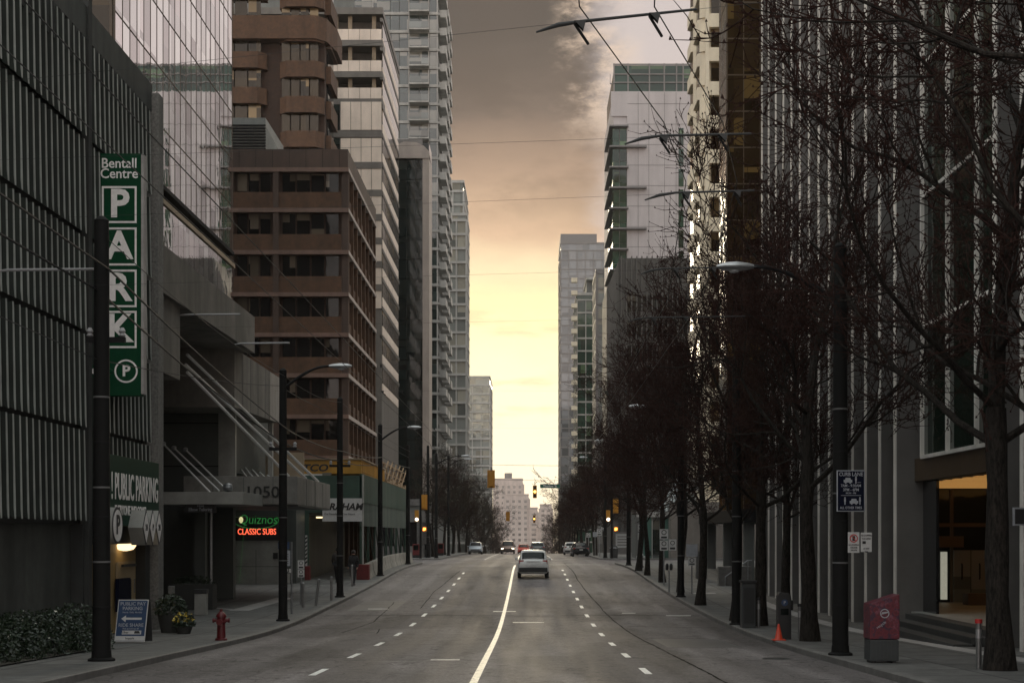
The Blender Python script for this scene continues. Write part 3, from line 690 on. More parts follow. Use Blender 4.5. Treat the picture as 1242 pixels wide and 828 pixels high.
text('lettering','Elbow Tailoring',.17,(PX(243,54.3),54.29,PZ(617.6,54.3)),CAMR,M['grey_sign'],bx,.8)

# --- sandwich shop front under the canopy
Sh = thing('sandwich_shop', 'small shopfront with neon signs and pale stone panels under the numbered canopy', 'shop', (-14.5,74,sw(74)))
Y = 74.0; x0, x1 = PX(281,Y), PX(340,Y); zb = sw(74)
MB().box(x0,x1,Y,Y+.3,zb,2.65).build('wall', M['stone'], Sh)
MB().box(x0-.25,x0,Y-.15,Y+.3,zb,3.0).box(x1,x1+.2,Y-.15,Y+.3,zb,3.0).box(x0-.2,x1+.2,Y-.12,Y+.2,2.65,3.2).build('surround', M['slate'], Sh)
mb = MB(); mb.box((x0+x1)/2-.012,(x0+x1)/2+.012,Y-.006,Y,zb,1.0).box(x0,x1,Y-.006,Y,.15,.175)
mb.build('panel_joints', M['slate'], Sh)
MB().box(x1-.35,x1-.12,Y-.06,Y,.55,.85).build('meter_box', M['plastic'], Sh)
MB().box(x0+.1,x1-.05,Y-.08,Y-.01,1.45,2.6).build('sign_backing', M['ink'], Sh)
ng = thing('green_neon_sign', 'unlit looking green neon word in an oval above the red neon words', 'neon sign', (-13.8,73.9,2.3))
gx, gzz = PX(311,Y), PZ(630.5,Y)
text('lettering','Quiznos',.66,(gx+.1,Y-.11,gzz+.02),CAMR,M['neon_green'],ng,.86,bold=-.004,ext=.01,shear=.1)
pts = [(gx+1.12*math.cos(a),Y-.1,gzz+.42*math.sin(a)) for a in [2*math.pi*k/40 for k in range(41)]]
MB().tube(pts,.015,5).build('oval_tube', M['neon_green'], ng)
MB().lathe([(.04,-.16),(.1,-.06),(.11,.04),(.05,.14)],10,(PX(293,Y),Y-.14,gzz+.02)).build('pale_bulb', M['neon_bulb'], ng)
nr = thing('red_neon_sign', 'glowing red neon sign reading CLASSIC SUBS', 'neon sign', (-13.6,73.9,1.85))
text('lettering','CLASSIC SUBS',.42,(PX(312,Y),Y-.1,PZ(644.7,Y)),CAMR,M['neon_red'],nr,.74,bold=.004,ext=.01)

# --- brown office block
Bb = thing('brown_office_block', 'brown brick office block with rose ledges on every floor behind the green hoarding', 'building', (-14,93.3,0))
Yb, Xb, Ye = 93.3, -11.3, 110.5
MB().box(-40,Xb-.35,Yb+.35,Ye,-.6,24.5).build('wall', M['brick2'], Bb)
led = [PZ(y,Yb) for y in (206,255,306,357,406,455,505,555)]
roofz = PZ(181,Yb)
MB().box(-40,Xb,Yb,Ye,led[0]+.12,roofz).build('parapet', M['rose_dark'], Bb)
mb = MB()
for k in range(14): mb.box(-25.5+k*1.05,-25.48+k*1.05,Yb-.006,Yb,led[0]+.14,roofz-.04)
mb.build('parapet_joints', M['black'], Bb)
lg = MB(); sp = MB(); pr = MB(); sl_ = MB(); sf_ = MB()
W = Wins(Bb,'window',110)
xp0, xp1 = PX(331,Yb), PX(338,Yb); xc = PX(414,Yb)
pr.box(xp0,xp1,Yb-.02,Yb+.3,-.4,led[0]+.1).box(xc,Xb-.01,Yb+.12,Yb+.4,-.4,led[0]+.1).box(PX(279,Yb),PX(283,Yb),Yb,Yb+.3,-.4,led[0]+.1)
for k,z in enumerate(led):
    lg.box(-40,Xb+.05,Yb-.08,Yb+.3,z-.13,z+.13)
    sl_.box(Xb-.3,Xb+.06,Yb-.07,Ye,z-.12,z+.12)
    zn = led[k+1] if k+1 < len(led) else z-2.6
    for (a,b,n) in ((xp1,xc,4),(PX(283,Yb),xp0,3)):
        sp.box(a,b,Yb+.02,Yb+.3,zn+.13,zn+1.15)
        for i in range(n):
            wd = (b-a-.3)/n; W.add('front',Yb+.3,a+.15+i*wd+.06,a+.15+(i+1)*wd-.06,zn+1.15,z-.2,M['g_brown'],.04)
    nb = 7; bl = (Ye-Yb-.9)/nb
    sp.box(Xb-.3,Xb-.12,Yb+.4,Ye,zn+.13,zn+.95)
    for i in range(nb): W.add('side',Xb-.3,Yb+.6+i*bl+.1,Yb+.6+(i+1)*bl-.2,zn+.95,z-.15,M['g_brown'],.05)
for i in range(8): sf_.box(Xb-.3,Xb+.02,Yb+.5+i*bl-.1,Yb+.5+i*bl+.1,-.4,led[0])
lg.build('ledge', M['rose'], Bb); sp.build('spandrel', M['brick'], Bb); pr.build('pier', M['rose_dark'], Bb); sl_.build('side_ledge_lit', M['pink_frame'], Bb); sf_.build('side_fin', M['brick'], Bb)  # side ledges in a paler colour that stands for skylight on them
W.done()
pl = MB().box(-40,PX(322,Yb+2),Yb+2,Yb+9,roofz,PZ(143,Yb+2)).build('roof_plant', M['louvre'], Bb)
mb = MB()
for k in range(11): mb.box(-24,PX(322,Yb+2)+.02,Yb+1.93,Yb+2,roofz+.1+k*.19,roofz+.18+k*.19)
mb.build('louvre_blades', M['black'], pl)
MB().prism([(PX(322,Yb+2)+.05,roofz),(PX(322,Yb+2)+.05,roofz+1.95),(PX(343,Yb+2),roofz)],'y',Yb+2,Yb+2.1).build('brace_panel', M['stone'], Bb)

# --- site hoarding with covered walkway
Hd = thing('construction_hoarding', 'dark green construction hoarding bridging the pavement with a covered walkway', 'hoarding', (-10,78,sw(78)))
def hx(y): return -8.7
Yh, Yf = 78.0, 109.5
MB().box(-12.5,-8.75,Yh,Yh+.12,2.9,4.85).box(-12.5,-11.5,Yh,Yh+.1,sw(78),2.9).build('front_panel', M['hoard'], Hd)
MB().box(-8.82,-8.7,Yh,Yf,3.45,4.95).build('side_panel', M['hoard'], Hd)
MB().box(-8.84,-8.74,Yh,Yf,2.2,3.45).build('netting', M['hoard_net'], Hd)
MB().box(-12.4,-8.75,Yh+.1,Yf,2.75,2.9).build('walkway_roof', M['hoard_in'], Hd)
MB().box(-11.6,-11.5,Yh+.1,Yf,sw(78)-.4,2.75).build('inner_wall', M['hoard_in'], Hd)
MB().box(-8.7,-8.62,Yh-.05,Yh+.1,sw(78),4.9).build('corner_trim', M['stone'], Hd)
yy = Yh+.3; i = 0
while yy < Yf:
    MB().box(-8.86,-8.74,yy-.06,yy+.06,sw(yy),2.75).build('post', M['hoard'], Hd)
    if yy+3.4 < Yf: MB().tube([(-8.8,yy,2.6),(-8.8,yy+3.2,sw(yy+3.2)+.6)],.045,5).build('cross_brace', M['hoard_net'], Hd)
    yy += 3.5; i += 1
MB().tube([(-11.2,Yh+.6,2.66),(-9.6,Yh+.6,2.66)],.04,6).tube([(-11.2,Yh+8,2.66),(-9.6,Yh+8,2.66)],.04,6).build('walkway_light', M['walk_lamp'], Hd)
gs = thing('company_banner', 'white banner with bold black italic lettering on the front of the green hoarding', 'banner', (-9.9,77.95,3))
MB().box(PX(391,77.9),PX(439,77.9),77.9,77.97,PZ(632,77.9),PZ(604,77.9)).build('panel', M['sign_white'], gs)
text('lettering','GRAHAM',.50,(PX(415,77.9),77.88,PZ(614.5,77.9)),CAMR,M['ink'],gs,1.02,bold=.03,shear=.25)
text('lettering','Our Foundation, Your Future',.15,(PX(412,77.9),77.88,PZ(623,77.9)),CAMR,M['ink'],gs,.9)
for k in range(9):
    ya = 78.3+k*3.4
    o = MB().prism([(-8.95,0),(-8.35,0),(-8.45,.3),(-8.52,.75),(-8.78,.75),(-8.85,.3)],'y',ya,ya+3.2).build('concrete_barrier', M['barrier'], None, (0,0,0), bevel=.02)
    for v in o.data.vertices: v.co.z += sw(v.co.y)
    tag(o, 'concrete barrier block at the foot of the hoarding, %s from the near end' % ('first','second','third','fourth','fifth','sixth','seventh','eighth','ninth')[k], 'barrier', 'concrete barriers along the hoarding')
o = MB().box(-8.95,-8.3,77.6,78.2,sw(78),sw(78)+.8).build('end_block', M['redblock'], None, bevel=.02); tag(o, 'dark red painted block at the near corner of the green hoarding', 'barrier')
o = MB().box(-11.85,-11.35,77.3,77.75,sw(77),sw(77)+.75).build('end_block', M['redblock'], None, bevel=.02); tag(o, 'dark red block beside the inner wall of the walkway', 'barrier')
mk = thing('striped_marker', 'narrow black and white chevron marker standing on the inner red block', 'marker', (-11.55,77.4,sw(77)+.75))
MB().box(-11.6,-11.5,77.4,77.45,sw(77)+.75,sw(77)+2.35).build('board', M['sign_white'], mk)
mb = MB()
for k in range(7): mb.prism([(-11.6,sw(77)+.85+k*.21),(-11.5,sw(77)+.93+k*.21),(-11.5,sw(77)+1.03+k*.21),(-11.6,sw(77)+.95+k*.21)],'y',77.385,77.397)
mb.build('stripes', M['ink'], mk)
At = thing('site_office_cabin', 'yellow site office cabin standing on top of the green hoarding', 'cabin', (-11,80,4.95))
MB().box(-13.5,-8.9,79.5,92,5.0,5.75).build('body', M['orange_box'], At, bevel=.03)
mb = MB()
for k in range(40): mb.box(-8.9,-8.86,79.7+k*.31,79.85+k*.31,5.08,5.68)
mb.build('ribs', M['orange_box'], At)
MB().box(-13.6,-8.8,79.4,92,5.75,5.83).build('roof', M['tan'], At)
text('lettering','ATCO',.52,(PX(377,79.5),79.47,PZ(567.5,79.5)),CAMR,M['ink'],At,1.25,bold=.03,shear=.2)
MB().box(-13.4,-10.6,79.35,79.45,4.9,5.0).build('white_rail', M['sign_white'], At)
MB().box(PX(391,79.3),PX(402,79.3),79.3,79.45,PZ(580,79.3),PZ(573,79.3)).build('site_window', M['g_condo'], At)
Lm = thing('lumber_stack', 'timber edge frame and boards stacked along the roof of the hoarding', 'timber', (-9.2,95,4.95))
mb = MB()
for k in range(9): mb.box(-9.4,-8.75,92.3+k*1.95,94.1+k*1.95,5.0,5.1+.12*(k%3)).box(-9.2,-9.1,92.4+k*1.95,92.5+k*1.95,5,6.3)
mb.build('boards', M['lumber'], Lm)
mb = MB()
for z in (5.7,6.3): mb.box(-9.18,-9.12,92.3,109.8,z-.05,z+.05)
for k in range(6): mb.tube([(-9.15,93+k*2.8,5.1),(-8.9,95+k*2.8,6.5)],.05,5)
mb.build('guard_rail', M['lumber'], Lm)

# --- towers further along the left
def tower(name, label, X0, X1, Y0, Y1, z0, z1, side, fh, bw, band, pier, proud, core, frame, gm, sbw=None, sgm=None, limit=100, roof=True, zg=None):
    t = thing(name, label, 'building', ((X0+X1)/2,(Y0+Y1)/2,zg if zg is not None else z0))
    MB().box(X0,X1,Y0,Y1,zg if zg is not None else z0,z1).build('wall', core, t)
    W = Wins(t,'window',limit); fr = MB()
    zt = min(z1, TOPZ(Y1)+4)
    front_grid(W, fr, Y0, X0, X1, z0, zt, fh, bw, band, proud, pier, gm)
    sX = X1 if side > 0 else X0
    side_grid(W, fr, sX, side, Y0, Y1, z0, zt, fh, sbw or bw, band, proud, pier, sgm or gm)
    fr.build('facade_frame', frame, t); W.done()
    if roof and z1 < TOPZ(Y0)+2: MB().box(X0-.2,X1+.2,Y0-.2,Y1+.2,z1,z1+.6).build('roof', frame, t)
    return t
# dark brick tower with rounded bays
Yr = 150.
Rb = thing('brick_bay_tower', 'dark brown brick tower with rounded bays rising behind the brown office block', 'building', (-26,158,0))
xr = PX(402,Yr)
core = MB(); bands = MB(); W = Wins(Rb,'window',100)
def bay_outline(x0,x1,y,ch): return [(x0,y+ch),(x0+ch,y),(x1-ch,y),(x1,y+ch)]
core.box(-60,PX(392,Yr),Yr+1.2,157.5,-1,PZ(30,Yr)-.5); core.build('wall', M['brick2'], Rb)
rowsz = [PZ(y,Yr) for y in (-43,-1,41,84,127,169,211)]
for z in rowsz:
    for (xa,xb) in ((250,322),(338,392)):
        a, b = PX(xa,Yr), PX(xb,Yr); ch = .8
        q_ = .92 if xa < 300 else 0
        bands.prism(bay_outline(a,b,Yr-.1,ch)+[(b,Yr+1.6),(a,Yr+1.6)],'z',z+q_-.78,z+q_+.85)
    bands.box(PX(390,Yr),xr-.3,Yr+2,157.2,z-.9,z+.9)
for z in rowsz[:-1]:
    for (xa,xb) in ((250,316),(340,386)):
        a, b = PX(xa,Yr), PX(xb,Yr); n = 4
        q_ = .92 if xa < 300 else 0
        for i in range(n): W.add('front',Yr+.55,a+(b-a)*i/n+.06,a+(b-a)*(i+1)/n-.06,z+q_-2.72,z+q_-.76,M['g_gold'],.05)
    W.add('side',PX(392,Yr)+.1,Yr+2.4,Yr+6.8,z-2.5,z-.9,M['g_dark'],.05)
MB().prism(bay_outline(PX(282,Yr)-8,PX(395,Yr),Yr-.3,1.0)+[(PX(403,Yr),Yr+4),(PX(403,Yr),158),(-60,158)],'z',PZ(48,Yr),PZ(20,Yr)).build('cornice', M['brick'], Rb)
MB().box(-60,PX(345,Yr),Yr+6,157,PZ(20,Yr),PZ(-6,Yr)).build('roof_storey', M['brick2'], Rb)
MB().box(-60,PX(340,Yr),Yr+5.4,Yr+5.95,PZ(10,Yr),PZ(2,Yr)).build('roof_glazing', M['g_rail'], Rb)
bands.build('spandrel', M['brick'], Rb); W.done()
# cream office tower with open top floors
Yc = 170.; xl, xrr = PX(396,Yc), PX(463,Yc)
Ct = thing('cream_office_tower', 'cream panelled office tower with open dark balconies on its top three floors', 'building', (-20,176,0))
MB().box(-45,xrr-.4,Yc+2.6,192,-1,PZ(16,Yc)).box(-45,xrr,Yc,192,-1,PZ(124,Yc)).build('wall', M['bronze_frame'], Ct)
pan = Wins(Ct,'cream_panel',100); bnd = MB(); W = Wins(Ct,'window',60)
rows = [(124,158),(168,197),(204,231),(238,262),(266,290),(295,318),(324,346),(352,374)]
for (a,b) in rows:
    for i in range(4):
        u0 = PX(413,Yc)+(xrr-PX(413,Yc))*i/4; u1 = PX(413,Yc)+(xrr-PX(413,Yc))*(i+1)/4
        pan.add('front',Yc-.06,u0+.03,u1-.03,PZ(b,Yc),PZ(a,Yc),M['cream'],.06)
    W.add('front',Yc-.02,PX(396,Yc),PX(412,Yc),PZ(b,Yc),PZ(a,Yc),M['g_black'],.05)
for y in (163,201,234.5,264,292.5,321,349): bnd.box(-45,xrr+.05,Yc-.18,Yc,PZ(y+4,Yc),PZ(y-4,Yc))
for (a,b,c) in ((36,49,76),(74,88,110),(107,120,124)):
    for i in range(5):
        u0 = PX(396,Yc)+(xrr-PX(396,Yc))*i/5; u1 = PX(396,Yc)+(xrr-PX(396,Yc))*(i+1)/5
        pan.add('front',Yc-.06,u0+.02,u1-.02,PZ(a+13,Yc),PZ(a,Yc),M['cream'],.06)
    bnd.box(-45,xrr+.1,Yc-.1,Yc+3,PZ(a+20,Yc),PZ(a+13,Yc))
bnd.box(-45,xrr+.15,Yc-.2,192,PZ(18,Yc),PZ(10,Yc))
for x in (407,453,424):
    MB().box(PX(x-2.4,Yc),PX(x+2.4,Yc),Yc+.5,Yc+.9,PZ(124,Yc),PZ(16,Yc)).build('column', M['tan'], Ct)
for k in range(13):
    z1_ = PZ(22,Yc)-k*3.3
    W.add('side',xrr+.03,Yc+.4,191,z1_-2.2,z1_-.4,M['g_gold'],.04); bnd.box(xrr-.2,xrr+.12,Yc,192,z1_-.42,z1_+.0)
    pan.add('side',xrr+.04,Yc+.4,191,z1_-3.2,z1_-2.2,M['cream'],.05)
bnd.build('band', M['bronze_frame'], Ct); pan.done(); W.done()
# glass condo with balconies
Yk = 246.; xk = PX(531,Yk)
Cd = thing('glass_condo_tower', 'tall grey glass condominium tower with a stack of corner balconies', 'building', (-22,255,0))
MB().box(-60,xk,Yk,270,-6,110).build('wall', M['condo_dark'], Cd)
W = Wins(Cd,'window',100); fr = MB(); bal = Wins(Cd,'balcony',40)
fl = [PZ(17+21.9*k,Yk) for k in range(-1,27)]
rails = Wins(Cd,'balcony_rail',40)
for z in fl:
    fr.box(-60,xk+.1,Yk-.35,Yk+.1,z-.28,z+.18)
    fr.box(xk-.1,xk+.35,Yk,270,z-.22,z+.12)
    for (a,b) in ((430,452),(453,473),(474,484),(485,495),(497,508),(509,519),(521,530)): W.add('front',Yk-.03,PX(a,Yk),PX(b,Yk),z+.2,z+2.65,M['g_condo'],.06)
    bal.add('front',Yk-1.0,PX(497,Yk),PX(521,Yk),z-.22,z+.02,M['condo'],.95)
    rails.add('front',Yk-1.9,PX(497.5,Yk),PX(520.5,Yk),z+.1,z+1.1,M['g_rail'],.03)
    for i in range(3): bal.add('side',xk+.75,Yk+1+i*8,Yk+6+i*8,z-.25,z+1.0,M['condo'],.55)
for x in (452.5,496,520,530.5): fr.box(PX(x-.7,Yk),PX(x+.7,Yk),Yk-.25,Yk+.1,-6,105)
fr.build('floor_edges', M['condo'], Cd); W.done(); bal.done(); rails.done()
# dark glass tower in a pale frame
Yd = 200.; xd = PX(520,Yd)
Dk = thing('dark_glass_tower', 'narrow black glass tower set in a pale frame with a curved top', 'building', (-16,208,0))
MB().box(PX(462,Yd),xd,Yd+.6,206,-6,PZ(172,Yd)).build('wall', M['g_black'], Dk)
mb = MB().box(PX(476.5,Yd),PX(480,Yd),Yd,Yd+2,-6,PZ(185,Yd)).box(PX(512.5,Yd),PX(520.5,Yd),Yd,206,-6,PZ(188,Yd))
arc = [(PX(476.5,Yd),PZ(192,Yd)),(PX(476.5,Yd),PZ(178,Yd)),(PX(490,Yd),PZ(172,Yd)),(PX(505,Yd),PZ(173,Yd)),(PX(514,Yd),PZ(177,Yd)),(PX(520.5,Yd),PZ(184,Yd)),(PX(520.5,Yd),PZ(192,Yd))]
mb.prism(arc,'y',Yd-.1,Yd+3); mb.build('pale_frame', M['pink_frame'], Dk)
mb = MB().box(PX(481,Yd),PX(512,Yd),Yd+.4,Yd+.62,PZ(192,Yd),PZ(168,Yd)); mb.build('top_louvre', M['grey_metal'], Dk)
W = Wins(Dk,'window',100)
k = 0; z = PZ(193,Yd)
while z > -2:
    for (a,b) in ((480.5,492.5),(493.2,503),(503.6,512)): W.add('front',Yd+.5,PX(a,Yd),PX(b,Yd),z-2.6,z-.05,M['g_black'],.06)
    z -= 2.7; k += 1
W.done()
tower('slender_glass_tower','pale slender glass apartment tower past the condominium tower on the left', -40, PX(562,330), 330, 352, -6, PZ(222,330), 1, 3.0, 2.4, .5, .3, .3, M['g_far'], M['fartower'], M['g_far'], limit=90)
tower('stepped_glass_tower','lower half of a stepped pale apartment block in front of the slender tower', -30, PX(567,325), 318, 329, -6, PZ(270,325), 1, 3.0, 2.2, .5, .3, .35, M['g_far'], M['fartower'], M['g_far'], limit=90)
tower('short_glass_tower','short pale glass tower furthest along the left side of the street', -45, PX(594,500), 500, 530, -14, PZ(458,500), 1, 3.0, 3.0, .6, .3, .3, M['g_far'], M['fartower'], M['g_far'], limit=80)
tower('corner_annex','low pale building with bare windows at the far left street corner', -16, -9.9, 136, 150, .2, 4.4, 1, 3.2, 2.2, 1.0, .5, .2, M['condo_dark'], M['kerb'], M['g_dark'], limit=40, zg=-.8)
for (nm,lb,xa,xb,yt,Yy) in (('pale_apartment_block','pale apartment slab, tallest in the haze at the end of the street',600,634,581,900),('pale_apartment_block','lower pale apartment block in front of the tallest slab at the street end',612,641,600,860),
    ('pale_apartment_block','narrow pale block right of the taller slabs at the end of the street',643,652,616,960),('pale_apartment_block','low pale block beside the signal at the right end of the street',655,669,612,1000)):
    tower(nm, lb, PX(xa,Yy), PX(xb,Yy), Yy, Yy+20, PZ(648,Yy)-24, PZ(yt,Yy), 1, 3.2, 3.4, 1.7, 1.9, .3, M['farhazed'], M['farhazed'], M['g_hazed'], limit=30, zg=-36)
o = MB().box(PX(612,905),PX(621,905),905,912,PZ(581,900),PZ(573,900)).build('rooftop_box', M['grey_metal'], bpy.data.objects['pale_apartment_block'])

# --- right side: white finned block with the lobby
Fb = thing('finned_office_block', 'dark office block lined with tall white stone fins on the right of the street', 'building', (15,45,sw(50)))
Xf = 10.8; zf = sw(50)-.35
MB().box(11.5,40,48.6,66.6,zf,46).box(11.5,40,14,48.6,4.2,46).box(11.5,40,14,33,zf,4.2).box(18,40,33,48.6,zf,4.2).build('wall', M['fin_back'], Fb)
mb = MB().box(11.32,11.48,41.6,66.6,zf,46); mb.build('fin_infill', M['fin_back'], Fb)
y = 66.4; fy = []
while y > 41: fy.append(y); y -= 1.85
fy += [33.3,31.45,29.6,27.75,25.9]
me_f = None
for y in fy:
    o = MB().prism([(11.3,y-.17),(11.3,y+.17),(10.50,y+.17),(10.50,y-.17)],'z',zf,46).build('fin', M['fin_shaded'], Fb)
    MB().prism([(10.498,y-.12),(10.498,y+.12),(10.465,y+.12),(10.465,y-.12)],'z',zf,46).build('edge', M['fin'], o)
for i,y in enumerate(fy[:-1]):
    if y > 42: MB().box(11.22,11.30,y-1.6,y-.25,zf+.2,45).build('glazing_strip', M['g_dark' if i%2 else 'fin_back'], Fb)
MB().box(11.0,11.28,33.6,41.3,3.9,46).build('entrance_glass', M['g_darkgreen'], Fb)
mb = MB()
for y in (33.7,36.2,38.7,41.2): mb.box(10.9,11.0,y-.05,y+.05,3.9,46)
for k in range(6): mb.box(10.92,11.0,33.6,41.3,3.9+k*3.6-.05,3.9+k*3.6+.05)
mb.build('entrance_mullions', M['fin'], Fb)
zl = sw(37)+.45
lf = MB().box(10.9,18,33.5,48.6,zl-.6,zl).build('lobby_floor', M['stone'], Fb)
MB().box(11.0,18,33.5,48.55,3.26,3.9).build('lobby_ceiling', M['bronze'], Fb)
for k in range(14):
    MB().box(11.5,17,35.2+k*.93,35.55+k*.93,3.235,3.25).build('ceiling_lamp', M['lobby_glow'], Fb)
MB().box(11.2,18,48.0,48.5,zl,3.26).build('lobby_back_wall', M['lobby_wall'], Fb)
mb = MB().box(13.1,16.4,47.85,47.95,zl,3.2); g = mb.build('lobby_glazing', M['g_lobby'], Fb)
for x in (13.1,13.66,14.86,16.4): MB().box(x-.05,x+.05,47.78,47.85,zl,3.2).build('glazing_bar', M['bronze'], g)
MB().box(13.1,16.4,47.77,47.85,2.0,2.12).build('transom', M['lobby_wall'], Fb); MB().box(11.9,13.9,47.3,47.7,1.35,1.7).build('transom', M['lobby_wall'], Fb)
MB().box(13.28,13.46,47.6,47.75,zl+.1,1.2).build('lit_glass_case', M['case_glow'], Fb)
for x in (13.97,14.54):
    dd = MB().box(x-.27,x+.27,47.72,47.78,zl,1.25).build('lobby_door', M['g_rail'], Fb)
    MB().tube([(x-.03,47.66,zl+.75),(x-.03,47.62,zl+.8),(x-.03,47.62,zl+1.2),(x-.03,47.66,zl+1.25)],.025,6).build('door_handle', M['black'], dd)
MB().box(13.6,17.6,45.8,46.4,zl,zl+.36).build('lobby_bench', M['lobby_wall'], Fb)
for k in range(3):
    MB().box(10.9-.42*(3-k)-.0,10.93,33.6,41.2,sw(37)-.4,sw(37)+.15*(k+1)).build('step', M['step'], Fb, bevel=.012)
# bronze glass building beyond the plaza
Bz = thing('bronze_glass_building', 'bronze mirror glass building past the white fins on the right', 'building', (20,91,sw(91)))
MB().box(12.15,40,90.1,93.4,2.9,60).box(14.5,40,90.6,93.4,sw(85)-.3,2.9).build('wall', M['bronze'], Bz)
W = Wins(Bz,'window',100); fr = MB()
front_grid(W,fr,90.05,12.1,18.1,3.2,38,2.2,1.0,.08,.06,.06,M['g_bronze'])
side_grid(W,fr,12.1,-1,90.05,93.4,3.2,38,2.2,1.7,.08,.06,.07,M['g_bronze'])
fr.build('facade_frame', M['bronze'], Bz); W.done()
MB().box(10.6,22,74.5,92,2.4,3.05).build('entrance_canopy', M['black'], Bz)
for x,y in ((11.2,75.2),(11.2,83),(11.2,90.5)): MB().box(x-.25,x+.25,y-.25,y+.25,sw(y),2.4).build('canopy_column', M['condo_dark'], Bz)
MB().box(14.3,22,90.4,90.55,sw(90),2.9).build('ground_glazing', M['g_dark'], Bz)
# plaza walls and railing
pw = MB().box(9.3,10.9,72.2,72.7,sw(72),sw(72)+.95).build('plaza_wall', M['kerb'], None, bevel=.02); tag(pw,'low concrete wall on the plaza between the street trees and the bronze canopy','wall')
pw = MB().box(8.95,9.5,78.5,79.1,sw(78),sw(78)+1.5).build('plaza_pier', M['kerb'], None, bevel=.02); tag(pw,'short concrete pier on the plaza near the teal shopfront','pier')
rl = thing('stair_handrail','slanted steel handrail on the low plaza wall','handrail',(10.0,72.1,sw(72)))
MB().tube([(9.6,72.1,sw(72)+.45),(10.7,72.1,sw(72)+1.25),(10.9,72.1,sw(72)+1.25)],.03,8).tube([(9.6,72.1,sw(72)+.45),(9.6,72.1,sw(72))],.03,8).tube([(10.7,72.1,sw(72)+1.25),(10.7,72.1,sw(72))],.03,8).build('rail', M['steel'], rl)
# teal shop across the side street
Ts = thing('teal_shopfront', 'low teal shopfront with a sloped glass roof on the far right corner', 'shop', (14,131,sw(131)))
zb = sw(131)
MB().box(9.8,26,131,140,zb,3.6).build('wall', M['condo_dark'], Ts)
for k in range(6): MB().box(10.2+k*1.5,10.9+k*1.5,130.9,131,zb+.05,3.3).build('teal_panel', M['teal'], Ts)
for k in range(5): MB().box(11.0+k*1.5,11.6+k*1.5,130.93,131,zb+.3,3.0).build('window', M['g_condo'], Ts)
for k in range(5): MB().box(10.95+k*1.5,11.02+k*1.5,130.85,130.95,zb,3.3).build('door_post', M['condo'], Ts)
MB().box(9.6,26,130.7,131.2,3.3,3.75).build('fascia', M['condo'], Ts)
mb = MB()
mb.v += [(11.5,131.3,3.8),(22,131.3,3.8),(22,137,7.0),(13.8,137,7.0)]; mb.f.append((0,1,2,3)); mb.v += [(a,b+.1,c-.15) for a,b,c in mb.v[:4]]; mb.f += [(7,6,5,4),(0,4,5,1),(1,5,6,2),(2,6,7,3),(3,7,4,0)]
rg = mb.build('sloped_glass_roof', M['g_rail'], Ts)
mb = MB()
for k in range(12): mb.tube([(11.9+k*.85,131.25,3.88),(14.2+k*.7,137,7.06)],.06,4)
mb.build('glazing_ribs', M['condo'], rg)
# cream tower with stepped bays
Cr = thing('cream_bay_tower', 'cream stone tower with stacked bay windows and vertical ribs on the right', 'building', (22,138,0))
xc0 = 15.4; Yn = 131.
MB().box(xc0+.5,45,Yn+.5,144,-.8,70).build('wall', M['cream_tower'], Cr)
W = Wins(Cr,'window',100); bays = MB(); ribs = MB()
fh = 3.0
for k in range(20):
    z = 2+k*fh
    for (a,b) in ((Yn+1.2,Yn+5.2),(Yn+6.4,Yn+10.2)):
        bays.prism([(xc0+.5,a-.3),(xc0-.25,a+.4),(xc0-.25,b-.4),(xc0+.5,b+.3)],'z',z-.5,z+.65)
        bays.prism([(xc0+.5,a-.5),(xc0-.1,a-.1),(xc0+.5,a+.1)],'z',z+.65,z+2.5)
        W.add('side',xc0+.12,a+.1,b-.1,z+.65,z+2.5,M['g_gold'],.06)
    a = xc0+1.2
    bays.box(xc0+.4,xc0+1.7,Yn-.05,Yn+.5,z-.5,z+.7)
    W.add('front',Yn+.45,xc0+.85,xc0+1.55,z+.75,z+2.45,M['g_gold'],.06)
for i in range(9): ribs.box(xc0+1.75+i*.30,xc0+1.87+i*.30,Yn-.35,Yn+.5,-.8,66)
ribs.box(xc0+.3,xc0+.62,Yn-.1,Yn+.4,-.8,66)
bays.build('bay', M['cream_tower'], Cr); ribs.build('rib', M['cream_tower'], Cr); W.done()
MB().box(12.5,30,129.6,131,-.8,4.6).build('podium', M['bronze_frame'], Cr)
# white panelled tower with green corner glass
Yw = 214.; xw = PX(741,Yw)
Wt = thing('white_panel_tower', 'white panelled tower with a green glass corner and a glazed crown', 'building', (20,222,0))
MB().box(xw+.4,50,Yw+.2,240,-2,PZ(112,Yw)).build('wall', M['mauve'], Wt)
mb = MB().box(PX(760.5,Yw),50,Yw,Yw+.25,-2,PZ(141,Yw)).box(PX(741,Yw),50,Yw,Yw+.3,PZ(141,Yw),PZ(111,Yw)); mb.build('panel_face', M['mauve'], Wt)
mb = MB()
for x in (774,787,806,820): mb.box(PX(x-.25,Yw),PX(x+.25,Yw),Yw-.02,Yw,-2,PZ(112,Yw))
for k in range(17): z = PZ(126+24.8*k,Yw); mb.box(PX(761,Yw),45,Yw-.02,Yw,z-.035,z+.035)
mb.build('panel_joints', M['seam'], Wt)
W = Wins(Wt,'window',100); sh = MB()
